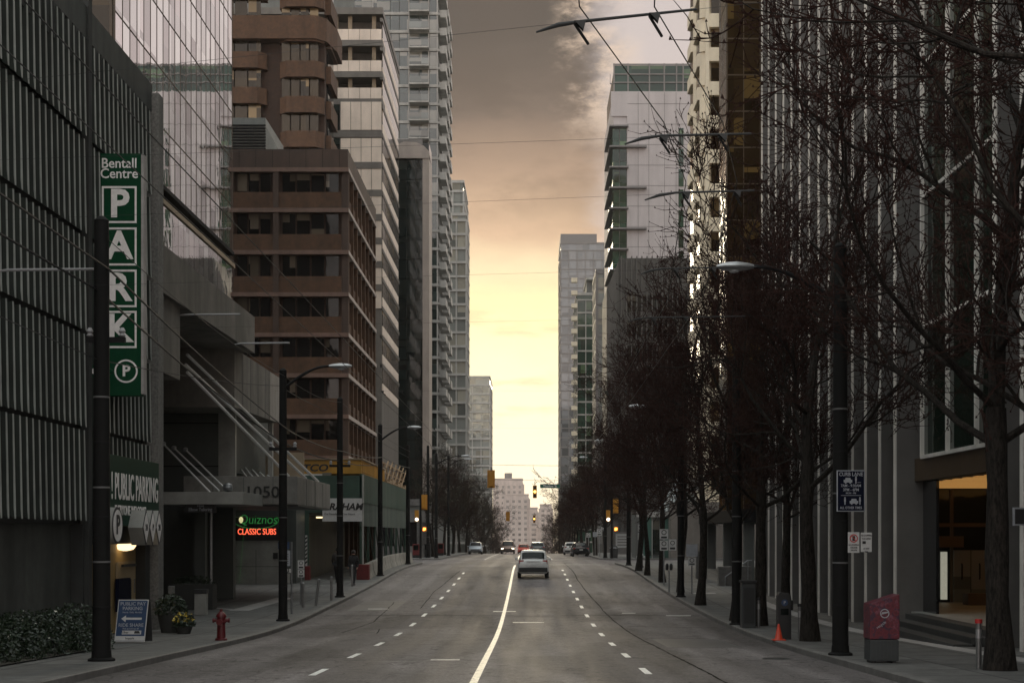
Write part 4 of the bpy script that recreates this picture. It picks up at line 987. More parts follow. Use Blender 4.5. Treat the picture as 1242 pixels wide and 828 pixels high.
for k in range(14):
    zt_ = PZ(154+24.8*k,Yw)
    for (a,b) in ((743,751),(751.6,760)):
        W.add('front',Yw+.1,PX(a,Yw),PX(b,Yw),zt_-2.0,zt_-.2,M['g_green'],.06); W.add('front',Yw+.1,PX(a,Yw),PX(b,Yw),zt_-2.75,zt_-2.06,M['g_green'],.06)
    for i in range(4): W.add('side',xw+.36,Yw+.8+i*3,Yw+3.4+i*3,zt_-2.6,zt_-.2,M['g_green'],.06)
    for (a,b) in ((823,829),): W.add('front',Yw-.02,PX(a,Yw),PX(b,Yw),zt_-2.7,zt_-.2,M['g_green'],.06)
    sh.box(PX(739,Yw),PX(784 if k%2 else 762,Yw),Yw-.7,Yw+.3,zt_-.1,zt_+.12).box(PX(739,Yw),xw+.5,Yw,Yw+14,zt_-.1,zt_+.12)
sh.build('sunshade', M['seam'], Wt); 
cw = MB().box(PX(746,Yw),50,Yw+.6,236,PZ(111,Yw),PZ(78,Yw)).build('crown', M['g_green'], Wt)
mb = MB()
for x in (745,762,788,806,821,829): mb.box(PX(x-.8,Yw),PX(x+.8,Yw),Yw+.4,Yw+.62,PZ(111,Yw),PZ(76,Yw))
for y in (77,89,99): mb.box(PX(744,Yw),50,Yw+.42,Yw+.6,PZ(y+.7,Yw),PZ(y-.7,Yw))
mb.box(PX(740,Yw),PX(746,Yw),Yw+.4,Yw+.6,PZ(101,Yw),PZ(100,Yw)).box(PX(740,Yw),PX(740.6,Yw),Yw+.4,Yw+.6,PZ(101,Yw),PZ(89,Yw))
mb.build('crown_frame', M['grey_metal'], cw); W.done()
# grey ribbed podium below it
Yg = 200.
Gp = thing('ribbed_grey_podium', 'grey ribbed metal block at the foot of the white panelled tower', 'building', (20,206,0))
MB().box(PX(752,Yg),40,Yg,213,-2,PZ(313,Yg)).build('wall', M['podium_metal'], Gp)
mb = MB()
for k in range(14): x = 753+k*6.2; mb.box(PX(x,Yg),PX(x+1.3,Yg),Yg-.35,Yg,-2,PZ(311,Yg))
mb.prism([(PX(736,Yg),-2),(PX(752,Yg),-2),(PX(752,Yg),PZ(312,Yg)),(PX(748,Yg),PZ(322,Yg)),(PX(736,Yg),PZ(350,Yg))],'y',Yg+.2,212)
mb.build('rib', M['podium_metal'], Gp)
W = Wins(Gp,'window',60)
for k in range(8):
    for i in range(6): W.add('front',Yg-.03,PX(766+i*12.4-5.2,Yg),PX(766+i*12.4+5,Yg),8+k*3.4,10.2+k*3.4,M['g_dark'],.05)
W.done()
# far right glass towers
t = tower('blue_grey_tower','grey blue glass tower with a solid cap, furthest on the right', PX(680,540), 60, 540, 575, -14, PZ(296,540), -1, 3.4, 3.0, .35, .25, .2, M['g_blue'], M['grey_metal'], M['g_blue'], limit=90)
MB().box(PX(680,540),PX(724,540),541,570,PZ(296,540)+.4,PZ(283,540)).build('roof_cap', M['seam'], t)
t = tower('green_balcony_tower','narrow green glass tower with yellowish balcony edges beside the white panelled tower', PX(700,350), 30, 350, 372, -6, PZ(358,350), -1, 3.0, 2.0, .35, .2, .3, M['g_green'], M['condo'], M['g_green'], limit=90)
bal = Wins(t,'balcony',60)
for k in range(22): bal.add('front',349.2,PX(693,350),PX(700,350),-2+3*k,-1.0+3*k,M['cream_tower'],.8)
bal.done()
MB().box(PX(712,352),30,354,370,PZ(358,350),PZ(336,350)).build('roof_storey', M['condo_dark'], t)
MB().box(PX(711,352),32,352,370,PZ(337,350),PZ(334,350)).build('roof_slab', M['condo'], t)
tower('grey_slab_tower','plain grey slab between the green glass tower and the white panelled tower', PX(724,285), 28, 285, 300, -5, PZ(330,285), -1, 3.0, 1.6, .4, .5, .25, M['grey_metal'], M['grey_metal'], M['g_far'], limit=60)
#PART3
# ------------------------------------------------------------------ poles, lamps, wires
PG = 'black trolley and lamp poles along the kerbs'
def pole(x, y, h, label, r=.15, bands=6, lamp=None, arms=(), seed=0):
    z = sw(y)
    t = thing('street_pole', label, 'pole', (x,y,z), PG)
    MB().tube([(x,y,z),(x,y,z+h)],[r,r*.8],14).build('shaft', M['pole'], t, smooth=True)
    MB().lathe([(r*1.5,0),(r*1.5,.04),(r*1.12,.07),(r*1.06,.2)],14,(x,y,z)).build('base', M['pole'], t, smooth=True)
    MB().lathe([(r*.8,0),(r*.82,.05),(r*.4,.12),(0.01,.14)],12,(x,y,z+h)).build('cap', M['pole'], t, smooth=True)
    for k in range(bands):
        zz = z+1.0+k*.75+.1*((k*7+seed)%3); rr = r-(r*.2)*(zz-z)/h+.003
        MB().lathe([(rr,0),(rr+.004,.004),(rr+.004,.03),(rr,.034)],14,(x,y,zz)).build('strap', M['strap'] if k%2 else M['black'], t, smooth=True)
    for (za,xa,xb) in arms:
        MB().box(x+xa,x+xb,y-.05,y+.05,z+za-.05,z+za+.05).build('cross_arm', M['black'], t)
        for xx in (x+xa+.06,x+xb-.06):
            MB().lathe([(.03,0),(.07,.03),(.04,.07),(.07,.11),(.03,.18)],10,(xx,y,z+za+.05)).build('insulator', M['insul'], t, smooth=True)
    if lamp:
        sd, ln, zz = lamp
        P = [(x,y,z+zz)]+[(x+sd*ln*(q/8),y,z+zz+.75*math.sin(q/8*math.pi*.5)) for q in range(1,9)]
        MB().tube(P,[.05]*5+[.04]*4,8).build('lamp_arm', M['black'], t, smooth=True)
        ex, ez = x+sd*ln, z+zz+.75
        hd = MB(); n0 = 10
        prof = [(0,.05,.04),(.12,.10,.07),(.35,.15,.10),(.6,.13,.08),(.75,.03,.03)]
        for (dx,hw,hh) in prof:
            for k in range(n0):
                a = 2*math.pi*k/n0; hd.v.append((ex+sd*dx,y+hw*math.cos(a),ez+.0+hh*math.sin(a)))
        for i in range(4):
            for k in range(n0): hd.f.append((i*n0+k,i*n0+(k+1)%n0,(i+1)*n0+(k+1)%n0,(i+1)*n0+k))
        hd.f.append(tuple(range(n0))); hd.f.append(tuple(range(4*n0,5*n0)))
        h_ = hd.build('lamp_head', M['alu'], t, smooth=True)
        MB().lathe([(.02,-.05),(.09,-.03),(.11,0)],12,(ex+sd*.4,y,ez-.085)).build('lens', M['lampglass'], h_, smooth=True)
    return t
LP = [(-8.04,28.0,8.25,'thick black pole in front of the green parking sign, nearest on the left',None),
      (-7.98,48.4,8.1,'black pole with a curved lamp arm beside the bus stop sign on the left',(1,1.5,7.55)),
      (-8.02,63.4,8.4,'black pole with a small cross arm between the bollards and the hoarding',None),
      (-8.1,81.5,8.2,'black lamp pole with a curved arm in front of the green hoarding',(1,1.5,7.4)),
      (-8.15,101,8.0,'slim black pole near the far end of the green hoarding',None),
      (-8.1,131.5,9.2,'black lamp pole just past the crossing on the left',(1,2.2,8.3)),
      (-9.0,134,10,'tall black pole behind the signal on the far left corner',None),
      (-8.0,150,10,'black pole among the bare trees past the crossing on the left',(1,1.6,9))]
RP = [(6.32,30,8.2,'thick black pole holding the dark blue curb lane sign, nearest on the right',(-1,1.75,7.1)),
      (6.50,46.2,8.2,'black pole close beside a tree trunk between the grey box and the teal shopfront',None),
      (6.55,63.5,8.2,'black pole with white parking signs near the meters on the right',(-1,1.5,7.4)),
      (6.6,97,8.2,'black pole at the near right corner of the crossing',(-1,1.5,7.4)),
      (6.9,132,9,'black pole on the far right corner of the crossing',(-1,1.6,8.2))]
for i,(x,y,h,lb,lm) in enumerate(LP): pole(x,y,h,lb,.17 if i == 0 else .15,6 if y < 70 else 2,lm,arms=([(5.6,-.45,.45)] if i in (1,2) else ([(6.05,-.28,.45)] if i == 0 else [])),seed=i)
for i,(x,y,h,lb,lm) in enumerate(RP): pole(x,y,h,lb,.165 if i == 0 else .15,6 if y < 70 else 2,lm,seed=i+3)
pole(-8.0,10.5,8.5,'black pole on the left kerb just outside the left edge of the picture',.15,2); pole(6.4,11.5,8.5,'black pole on the right kerb just outside the right edge of the picture',.15,2)
WG = 'overhead wires'
def sag(a, b, d, n=12):
    a, b = Vector(a), Vector(b)
    return [tuple(a.lerp(b,i/n)-Vector((0,0,d*4*(i/n)*(1-i/n)))) for i in range(n+1)]
def wire(path, label, r=.012, mat='wire'):
    o = MB().tube(path, r, 5).build('overhead_wire', M[mat], None, path[0]); return tag(o, label, 'wire', WG)
def chain(pts, d, n=12):
    out = []
    for a,b in zip(pts,pts[1:]): out += sag(a,b,d,n)[(1 if out else 0):]
    return out
wire(chain([(-8.3,4,6.9),(-8.1,28,6.35),(-8.15,48.4,4.85),(-8.1,63.4,4.9),(-8.2,81.5,5.6),(-8.3,101,6.0)],.12),'lower heavy feeder wire running pole to pole along the left kerb',.022)
wire(chain([(-8.0,4,7.6),(-7.9,28,6.75),(-7.8,48.4,5.15),(-7.85,63.4,5.3),(-7.95,81.5,6.0),(-8,101,6.3)],.12),'upper heavy feeder wire running pole to pole along the left kerb',.022)
wire(chain([(-8.2,4,5.6),(-8.1,28,5.05),(-8.1,48.4,6.6),(-8.1,63.4,6.9),(-8.1,101,7.0)],.1),'thin lower cable passing behind the nearest left pole',.010)
wire(chain([(-7.9,28,7.3),(-7.9,48.4,6.9),(-7.95,63.4,7.4),(-8,101,7.4)],.2),'thin top cable strung between the left pole tops',.008)
tr = [(.0,6,6.2),(.43,12.3,6.12),(1.43,15.6,6.08),(1.92,18,6.02),(2.55,27,6.02),(2.62,46,5.95),(2.5,63.5,5.95),(2.4,97,5.85),(2.4,131,5.8),(2.4,190,5.7)]
wire(tr,'left of the two trolley wires that swing over the right lanes',.006)
wire([(x+.62,y,z) for x,y,z in tr],'right of the two trolley wires that swing over the right lanes',.006)
tl = [(-4.9,6,6.3),(-4.7,28,6.1),(-4.6,63,6),(-4.5,110,5.9),(-4.5,190,5.7)]
wire([(x-.0,y,z) for x,y,z in tl],'left one of the trolley wire pair above the left lanes',.008); wire([(x+.6,y,z) for x,y,z in tl],'right one of the trolley wire pair above the left lanes',.008)
def span(y, za, zb, x0, x1, label, xs=(), dy=0):
    a = (-8.0,y-1.5*dy,za); b = (6.4,y+dy,zb)
    t = thing('span_wire', label, 'wire', ((a[0]+b[0])/2,y,(za+zb)/2), 'span wires across the street')
    MB().tube([a,b],.0016,5).build('cable', M['wire'], t)
    f = lambda x: Vector(a).lerp(Vector(b),(x-a[0])/(b[0]-a[0]))
    if x0 is not None:
        p, q = f(x0), f(x1)
        MB().tube([p+Vector((-.18,0,-.07)),p+Vector((0,0,-.01)),p+Vector((.2,0,.02)),q],[.008,.020,.014,.011],8).build('insulator_rod', M['plastic'], t, smooth=True)
    for x in xs:
        p = f(x)
        MB().prism([(p.x-.045,p.z),(p.x+.05,p.z),(p.x+.03,p.z-.075),(p.x-.012,p.z-.03)],'y',p.y-.03,p.y+.03).tube([p+Vector((-.04,0,-.02)),p+Vector((.08,.2,-.12))],.013,6).build('wire_hanger', M['plastic'], t)
span(12.3,5.12,6.62,.25,1.4,'nearest span wire with a dark insulator rod across the top of the picture',(.43,1.05))
span(15.6,5.6,6.1,1.2,2.35,'second span wire with a rod in front of the white panelled tower',(1.43,2.05))
span(18,5.5,6.06,1.6,2.75,'third span wire with a rod just under the second one',(1.92,2.54))
span(24,5.75,6.15,2.0,3.7,'fourth span wire in front of the cream bay tower',(2.4,3.0))
span(30,5.9,6.2,2.2,4.4,'fifth span wire joining the nearest pair of kerb poles',(2.55,3.2))
for y,lb in ((47,'span wire at the second pair of kerb poles'),(63.5,'span wire at the third pair of kerb poles'),(97,'span wire at the near side of the crossing')): span(y,6.3,6.3,None,None,lb,(-4.6,-4,2.5,3.1))
for (x0,x1,y,z,lb) in ((-10.2,-8.1,28.4,CZ+323/64.0,'pale insulator rod reaching from the nearest left pole towards the garage'),(-11.4,-9.3,48,CZ+266/37.5,'pale insulator rod over the podium to the left of the second left pole'),(-9.6,-7.8,48.6,CZ+231/37.0,'pale insulator rod just below the head of the second left pole')):
    o = MB().tube([(x0,y,z-.02),(x0+.25,y,z+.01),(x1,y,z+.03)],[.015,.03,.025],8).build('insulator_rod', M['insul'], None, (x0,y,z)); tag(o, lb, 'insulator')

# ------------------------------------------------------------------ signs and kerb furniture
t = thing('curb_lane_sign', 'dark blue sign headed CURB LANE fixed to the nearest right pole', 'sign', (6.5,29.8,3.0))
Y = 29.78
xa, xb, za, zb = PX(1015,Y), PX(1049,Y), PZ(620,Y), PZ(570,Y); cx = (xa+xb)/2
MB().box(xa,xb,Y,Y+.03,za,zb).build('border', M['grey_sign'], t, bevel=.008)
MB().box(xa+.018,xb-.018,Y-.006,Y+.01,za+.018,zb-.018).build('panel', M['navy'], t)
def zz(f): return zb-(zb-za)*f
for body,sz,f,s_ in (('CURB LANE',.105,.10,.86),('7ᴬᴹ - 9:30ᴬᴹ'.replace('ᴬᴹ','AM'),.075,.375,.9),('3PM - 6PM',.08,.475,.9),('MON - FRI',.045,.555,1),('ALL OTHER TIMES',.07,.91,.78)):
    text('lettering',body,sz,(cx,Y-.010,zz(f)),CAMR,M['grey_sign'],t,s_,bold=.012,ext=.003)
MB().box(xa+.08,xb-.08,Y-.012,Y-.007,zz(.615),zz(.605)).build('divider', M['grey_sign'], t)
def pict_car(m, x, z, k=1): m.box(x-.085*k,x+.085*k,Y-.012,Y-.007,z-.03,z+.025).prism([(x-.06*k,z+.02),(x-.045*k,z+.065),(x+.045*k,z+.065),(x+.06*k,z+.02)],'y',Y-.012,Y-.007).box(x-.06*k,x-.03*k,Y-.012,Y-.007,z-.05,z-.03).box(x+.03*k,x+.06*k,Y-.012,Y-.007,z-.05,z-.03)
def pict_man(m, x, z): m.disc((x,Y-.01,z+.075),.017,'y',10).box(x-.017,x+.017,Y-.012,Y-.007,z-.0,z+.055).box(x-.011,x+.011,Y-.012,Y-.007,z-.06,z)
for fn, ax, fz in ((pict_car,-.06,.26),(pict_man,.1,.25),(pict_man,-.12,.76),(pict_car,.06,.77),(pict_man,.18,.76)):
    mb = MB(); fn(mb,cx+ax,zz(fz)); mb.build('car_pictogram' if fn is pict_car else 'person_pictogram', M['grey_sign'], t)
MB().box(cx+.13,cx+.2,Y-.012,Y-.007,zz(.30),zz(.29)).build('kerb_pictogram', M['grey_sign'], t)
def nostop(x0,x1,z0,z1,Y,label,red=True,lines=('NO STOPPING','7AM-9AM','3PM-6PM')):
    t = thing('parking_sign', label, 'sign', ((x0+x1)/2,Y,z0))
    MB().box(x0,x1,Y,Y+.02,z0,z1).build('panel', M['sign_white'], t, bevel=.006)
    w_, h_ = x1-x0, z1-z0; cx = (x0+x1)/2
    if red:
        MB().disc((cx,Y-.004,z1-h_*.30),w_*.36,'y',24,w_*.27).prism([(cx-w_*.24,z1-h_*.30+w_*.20),(cx-w_*.20,z1-h_*.30+w_*.24),(cx+w_*.24,z1-h_*.30-w_*.20),(cx+w_*.20,z1-h_*.30-w_*.24)],'y',Y-.006,Y-.003).build('red_ring', M['red_ink'], t)
        MB().box(cx-w_*.12,cx+w_*.12,Y-.0028,Y-.001,z1-h_*.42,z1-h_*.18).build('symbol', M['ink'], t)
        for i,b in enumerate(lines): text('lettering',b,h_*.10,(cx,Y-.004,z0+h_*(.38-.13*i)),CAMR,M['ink'],t,.8,bold=.02,ext=.002)
    else:
        for i,b in enumerate(lines): text('lettering',b,h_*.12,(cx,Y-.004,z1-h_*(.15+.17*i)),CAMR,M['ink'],t,.7,bold=.02,ext=.002)
        MB().box(cx-w_*.35,cx-w_*.05,Y-.004,Y-.001,z0+h_*.42,z0+h_*.56).build('symbol', M['ink'], t)
    return t
Y = 29.76
nostop(PX(1028.5,Y),PX(1042.5,Y),PZ(670,Y),PZ(645,Y),Y,'white no stopping sign with a ring symbol, under the dark blue sign')
nostop(PX(1044,Y),PX(1057.5,Y),PZ(669,Y),PZ(645.5,Y),Y,'white tow away sign without a ring, right of the no stopping sign',False,('NO STOPPING','TOW AWAY','','','AT ANY','TIME'))
t = thing('wall_sign','dark sign with a pale border on the fins at the right picture edge','sign',(10.2,31.3,1.9))
MB().box(PX(1229,31),PX(1262,31),31,31.05,PZ(637,31),PZ(615,31)).build('border', M['grey_sign'], t)
MB().box(PX(1231,31),PX(1260,31),30.98,31.0,PZ(635,31),PZ(617,31)).build('panel', M['ink'], t); MB().box(10.3,10.42,31.05,31.12,1.95,2.2).build('bracket',M['steel'],t)
def signpost(x,y,h,label,panels):
    t = thing('sign_post', label, 'sign', (x,y,sw(y)))
    MB().tube([(x,y,sw(y)),(x,y,sw(y)+h)],.035,8).build('post', M['steel'], t)
    for (dx,dz,w_,h_,m_) in panels:
        p = MB().box(x+dx-w_/2,x+dx+w_/2,y-.06,y-.04,sw(y)+h+dz-h_,sw(y)+h+dz).build('sign_panel', M[m_], t)
        if m_ == 'sign_white':
            MB().disc((x+dx,y-.064,sw(y)+h+dz-h_*.32),w_*.30,'y',18,w_*.21).build('ring', M['ink'], p)
            MB().box(x+dx-w_*.34,x+dx+w_*.34,y-.064,y-.061,sw(y)+h+dz-h_*.9,sw(y)+h+dz-h_*.72).build('text_bar', M['ink'], p)
    return t
signpost(6.7,73,2.75,'steel post with three white parking signs in front of the teal shopfront',[(0,0,.42,.5,'sign_white'),(0,-.55,.40,.5,'sign_white'),(.42,-.5,.38,.55,'sign_white')])
signpost(7.3,66,2.2,'short post with a grey sign behind the third right pole',[(0,0,.5,.55,'grey_sign'),(0,-.6,.35,.35,'sign_white')])
signpost(6.7,88,2.7,'steel post with two small white signs before the corner hydrant',[(0,0,.35,.4,'sign_white'),(0,-.5,.35,.4,'sign_white')])
signpost(6.75,140,2.6,'sign post past the crossing with two white signs, nearest on that side',[(0,0,.45,.6,'sign_white'),(.35,.2,.35,.35,'sign_white')])
signpost(6.9,152,2.4,'second sign post past the crossing on the right',[(0,0,.45,.5,'grey_sign')])
signpost(6.8,166,2.4,'third sign post past the crossing on the right',[(0,0,.45,.5,'sign_white')])
t = signpost(-8.35,52.5,2.55,'slim steel bus stop pole with a white timetable beside the lamp pole',[(-.24,-.3,.40,.55,'grey_sign'),(-.18,-.95,.34,.14,'sign_white'),(-.26,-1.12,.42,.34,'stone')])
MB().box(-8.82,-8.42,52.44,52.46,sw(52)+2.3,sw(52)+2.55).build('blue_header', M['blue'], t); text('lettering','T',.22,(-8.70,52.43,sw(52)+2.43),CAMR,M['white'],t,1,bold=.03)
for k in range(5): MB().box(-8.75,-8.45,52.43,52.436,sw(52)+1.78+.08*k,sw(52)+1.80+.08*k).build('timetable_line', M['ink'], t)
signpost(-8.85,58,1.75,'low sign post with two small white signs behind the bus stop',[(0,0,.25,.34,'sign_white'),(0,-.36,.25,.3,'sign_white')])
# sandwich board
t = thing('sandwich_board','blue folding pavement board with a white left arrow for parking and ride share','sign',(-9.5,35.4,sw(35.4)))
x0,x1,zb,zt,Y = -9.86,-9.14,sw(35.4)+.03,sw(35.4)+1.03,35.4
def lean(mb):
    mb.v = [(x+.06*(z-zb),y+.16*(z-zb),z) for x,y,z in mb.v]; return mb
lean(MB().box(x0,x1,Y,Y+.025,zb,zt)).build('border', M['sign_white'], t)
lean(MB().box(x0+.02,x1-.02,Y-.006,Y+.01,zb+.02,zt-.02)).build('panel', M['blue'], t)
mb = MB(); mb.v += []; 
lean(MB().box(x0+.02,x1-.02,Y-.010,Y-.007,zb+.03,zb+.14)).build('white_strip', M['sign_white'], t)
lean(MB().box(x0+.16,x1-.1,Y-.010,Y-.007,zb+.18,zb+.27)).build('logo_strip', M['sign_white'], t)
cx = -9.5
lean(MB().prism([(cx-.25,zb+.55),(cx-.14,zb+.63),(cx-.14,zb+.575),(cx+.24,zb+.575),(cx+.24,zb+.525),(cx-.14,zb+.525),(cx-.14,zb+.47)],'y',Y-.011,Y-.007)).build('arrow', M['sign_white'], t)
for body,sz,dz,s_,mt in (('PUBLIC PAY',.115,.90,1.0,'grey_sign'),('PARKING',.115,.79,1.0,'grey_sign'),('Hourly  Daily  Monthly',.05,.70,1,'grey_sign'),('RIDE SHARE',.115,.395,.98,'grey_sign'),('Pick up & Drop off',.05,.315,1,'grey_sign'),('Uber',.08,.225,.95,'ink'),('Impark',.075,.085,1,'ink')):
    yy = Y+.16*dz-.014; text('lettering',body,sz,(cx+.06*dz-(.12 if body == 'Uber' else 0),yy,zb+dz),CAMR,M[mt],t,s_,bold=.012,ext=.002)
MB().prism([(cx+.10,zb+.19),(cx+.25,zb+.2),(cx+.22,zb+.26),(cx+.12,zb+.26)],'y',Y+.022,Y+.024).build('badge', M['ink'], t)
mb = MB().box(x0+.04,x1+.1,Y+.34,Y+.36,zb,zb+.95); mb.v = [(x,y-.17*(z-zb),z) for x,y,z in mb.v]; mb.build('rear_panel', M['plastic'], t)
# hydrants
def hydrant(x,y,label,mat,h=.78,cap=None):
    z = sw(y); t = thing('fire_hydrant', label, 'hydrant', (x,y,z)); k = h/.78
    MB().lathe([(.15*k,0),(.15*k,.05*k),(.11*k,.07*k),(.10*k,.42*k),(.125*k,.44*k),(.125*k,.48*k),(.105*k,.50*k),(.105*k,.58*k)],20,(x,y,z)).build('barrel', mat, t, smooth=True)
    MB().lathe([(.13*k,.58*k),(.13*k,.61*k),(.10*k,.66*k),(.055*k,.71*k),(.035*k,.715*k),(.035*k,.78*k)],20,(x,y,z)).build('bonnet', cap or mat, t, smooth=True)
    for sd in (-1,1):
        MB().tube([(x+sd*.09*k,y,z+.5*k),(x+sd*.17*k,y,z+.5*k),(x+sd*.175*k,y,z+.5*k),(x+sd*.21*k,y,z+.5*k)],[.045*k,.045*k,.06*k,.06*k],12).build('side_nozzle', cap or mat, t)
    MB().tube([(x,y-.09*k,z+.46*k),(x,y-.17*k,z+.46*k),(x,y-.175*k,z+.46*k),(x,y-.22*k,z+.46*k)],[.06*k,.06*k,.08*k,.08*k],12).build('pumper_nozzle', mat, t)
    return t
hydrant(-7.62,36.9,'dark red fire hydrant by the dropped kerb on the left',M['red'])
hydrant(7.05,92.5,'fire hydrant with a white cap near the crossing corner on the right',M['plastic'],1.0,M['sign_white'])
# shrubs, planters
def leafball(cx,cy,cz,rx,ry,rz,n,size,seed,flowers=0):
    r = random.Random(seed); m = MB(); fl = MB()
    for i in range(n):
        a = r.uniform(0,2*math.pi); u = r.uniform(-.2,1); rad = r.uniform(.55,1.05)**.6
        x = cx+rx*rad*math.cos(a)*math.sqrt(max(0,1-u*u)); y = cy+ry*rad*math.sin(a)*math.sqrt(max(0,1-u*u)); z = cz+rz*rad*u
        d = Vector((r.gauss(0,1),r.gauss(0,1),r.gauss(.3,.8))).normalized(); q = d.orthogonal().normalized(); s_ = size*r.uniform(.6,1.4)
        c = Vector((x,y,z))
        tgt = fl if (i < flowers and u > .3) else m
        tgt.poly([c-d*s_,c+q*s_*.45,c+d*s_,c-q*s_*.45])
    return m, fl
for k in range(5):
    x, y = -10.2+.07*k, 27.2+1.3*k
    t = thing('evergreen_shrub','low leafy shrub along the parkade wall, %s from the near end of the bed' % ('first','second','third','fourth','fifth','sixth')[k],'shrub',(x,y,sw(y)),'shrubs in the bed along the garage')
    m, f = leafball(x,y,sw(y)+.15,.85,.8,.75 if k < 4 else .85,1900,.045,k,14)
    m.build('foliage', M['leaf'], t); f.build('blossom', M['pale_bloom'], t)
    MB().tube([(x,y,sw(y)),(x+.05,y,sw(y)+.5)],.02,5).build('stem', M['bark'], t)
struct(sheet('planting_bed', M['earth'], [(y,(-11.3,-9.3)) for y in ys(20,33.3)], KERB+.03))
def planter(x,y,r,h,label,fm,seed,fl=0,bigness=1):
    z = sw(y); t = thing('planter_pot', label, 'planter', (x,y,z))
    MB().lathe([(r*.72,0),(r*.95,h*.7),(r,h*.9),(r,h),(r*.85,h),(r*.85,h*.9)],20,(x,y,z)).build('pot', M['pot'], t, smooth=True)
    m, f = leafball(x,y,z+h+.05,r*1.25*bigness,r*1.2*bigness,r*1.35*bigness,700,.055,seed,fl)
    m.build('foliage', M['leaf'], t); 
    if fl: f.build('blossom', fm, t)
planter(PX(207,41.5),41.5,.36,.55,'dark round planter with a bushy plant at the foot of the corner column',M['pale_bloom'],11)
planter(PX(223,40.8),40.8,.24,.22,'small planter of yellow flowers beside the bushy planter',M['bloom'],12,260)
for (x,y,w_,h_,lb) in ((-13.9,54,1.1,.85,'wide dark box planter left of the doorway under the lower canopy'),(-12.5,55.5,1.6,.95,'large dark box planter in front of the canopy column')):
    z = sw(y); t = thing('box_planter', lb, 'planter', (x,y,z)); MB().box(x-w_/2,x+w_/2,y-.4,y+.4,z,z+h_).build('box', M['pot'], t, bevel=.02)
    m,f = leafball(x,y,z+h_,w_*.5,.4,.3,400,.05,int(w_*10)); m.build('foliage', M['leaf'], t)
t = thing('litter_bin','small pale litter bin between the dark planters on the left','bin',(PX(244,52),52,sw(52)))
x,y,z = PX(244,52),52,sw(52)
MB().box(x-.2,x+.2,y-.2,y+.2,z,z+.75).build('body', M['stone'], t, bevel=.02); MB().box(x-.23,x+.23,y-.23,y+.23,z+.75,z+.9).build('lid', M['plastic'], t, bevel=.02)
t = thing('stone_bollard_post','pale slim stone post by the garage corner column','post',(PX(206,46),46,sw(46)))
MB().box(PX(203.5,46),PX(209.5,46),46,46.3,sw(46),sw(46)+1.2).build('post', M['canopy'], t, bevel=.01)
# left bollards
for (px,yb,hh,lean_,lb) in ((367.5,56.5,.9,0,'left of three steel bollards near the bus stop'),(383,57.5,1.0,.12,'middle steel bollard near the bus stop, slightly leaning'),(402,61,.95,0,'right of three steel bollards near the bus stop'),(427,72,1.0,0,'bollard at the foot of the walking people by the hoarding')):
    x = PX(px,yb); z = sw(yb); t = thing('steel_bollard', lb, 'bollard', (x,yb,z),'steel bollards near the bus stop')
    MB().tube([(x,yb,z),(x+lean_,yb,z+hh)],.055,12).build('post', M['bollard_steel'], t, smooth=True)
    MB().lathe([(.06,0),(.055,.03),(.02,.05)],12,(x+lean_,yb,z+hh)).build('cap', M['steel'], t, smooth=True)
# right kerb furniture
def post(x,y,h,label,r=.05,capm='red_ink'):
    z = sw(y); t = thing('parking_post', label, 'bollard', (x,y,z))
    MB().tube([(x,y,z),(x,y,z+h*.92)],r,12).build('post', M['bollard_steel'], t, smooth=True)
    MB().tube([(x,y,z+h*.92),(x,y,z+h)],r*1.25,12).build('cap', M[capm], t, smooth=True)
    MB().tube([(x,y,z+h*.62),(x,y,z+h*.8)],r*1.04,12).build('sleeve', M['alu'], t, smooth=True)
post(PX(1187,25.6),25.6,.86,'grey post with a dark red cap in front of the nearest right tree',.05)
post(PX(970,37.5),37.5,.9,'slim grey post beside the leaning tree trunk behind the ticket machine',.045,'plastic')
post(PX(920,44.3),44.3,.9,'slim grey post between the tall grey cabinet and the ticket machine',.045,'plastic')
def cabinet():
    x,y = PX(907,44.4),44.4; z = sw(y); t = thing('utility_cabinet','tall narrow grey cabinet beside the second right pole','cabinet',(x,y,z))
    MB().box(x-.2,x+.2,y-.25,y+.25,z,z+1.35).build('body', M['bin_grey'], t, bevel=.025); MB().box(x-.23,x+.23,y-.28,y+.28,z+1.35,z+1.42).build('lid', M['plastic'], t, bevel=.01); MB().box(x-.15,x+.15,y-.262,y-.25,z+.15,z+1.2).build('door', M['plastic'], t)
cabinet()
x,y = PX(950.5,37.6),37.6; z = sw(y); t = thing('ticket_machine','black parking ticket machine with a round blue badge beside the orange cone','machine',(x,y,z))
MB().prism([(x-.17,z),(x+.17,z),(x+.17,z+1.02),(x+.12,z+1.16),(x-.12,z+1.19),(x-.17,z+1.10)],'y',y-.14,y+.14).build('body', M['ink'], t, bevel=.015)
MB().disc((x+.0,y-.147,z+.93),.085,'y',20).build('badge', M['blue'], t); text('lettering','P',.11,(x,y-.152,z+.93),CAMR,M['grey_sign'],t,1,bold=.02,ext=.002); MB().box(x-.1,x+.1,y-.15,y-.14,z+.62,z+.78).build('screen', M['carglass'], t)
MB().box(x+.17,x+.23,y-.08,y+.08,z+.78,z+.98).build('card_reader', M['plastic'], t)
x,y = PX(944.5,36.9),36.9; z = sw(y); t = thing('traffic_cone','small orange traffic cone at the kerb','cone',(x,y,z))
MB().lathe([(.12,.02),(.10,.04),(.025,.40),(.02,.41)],18,(x,y,z)).build('cone', M['cone'], t, smooth=True); MB().box(x-.16,x+.16,y-.16,y+.16,z,z+.03).build('base', M['cone'], t, bevel=.008)
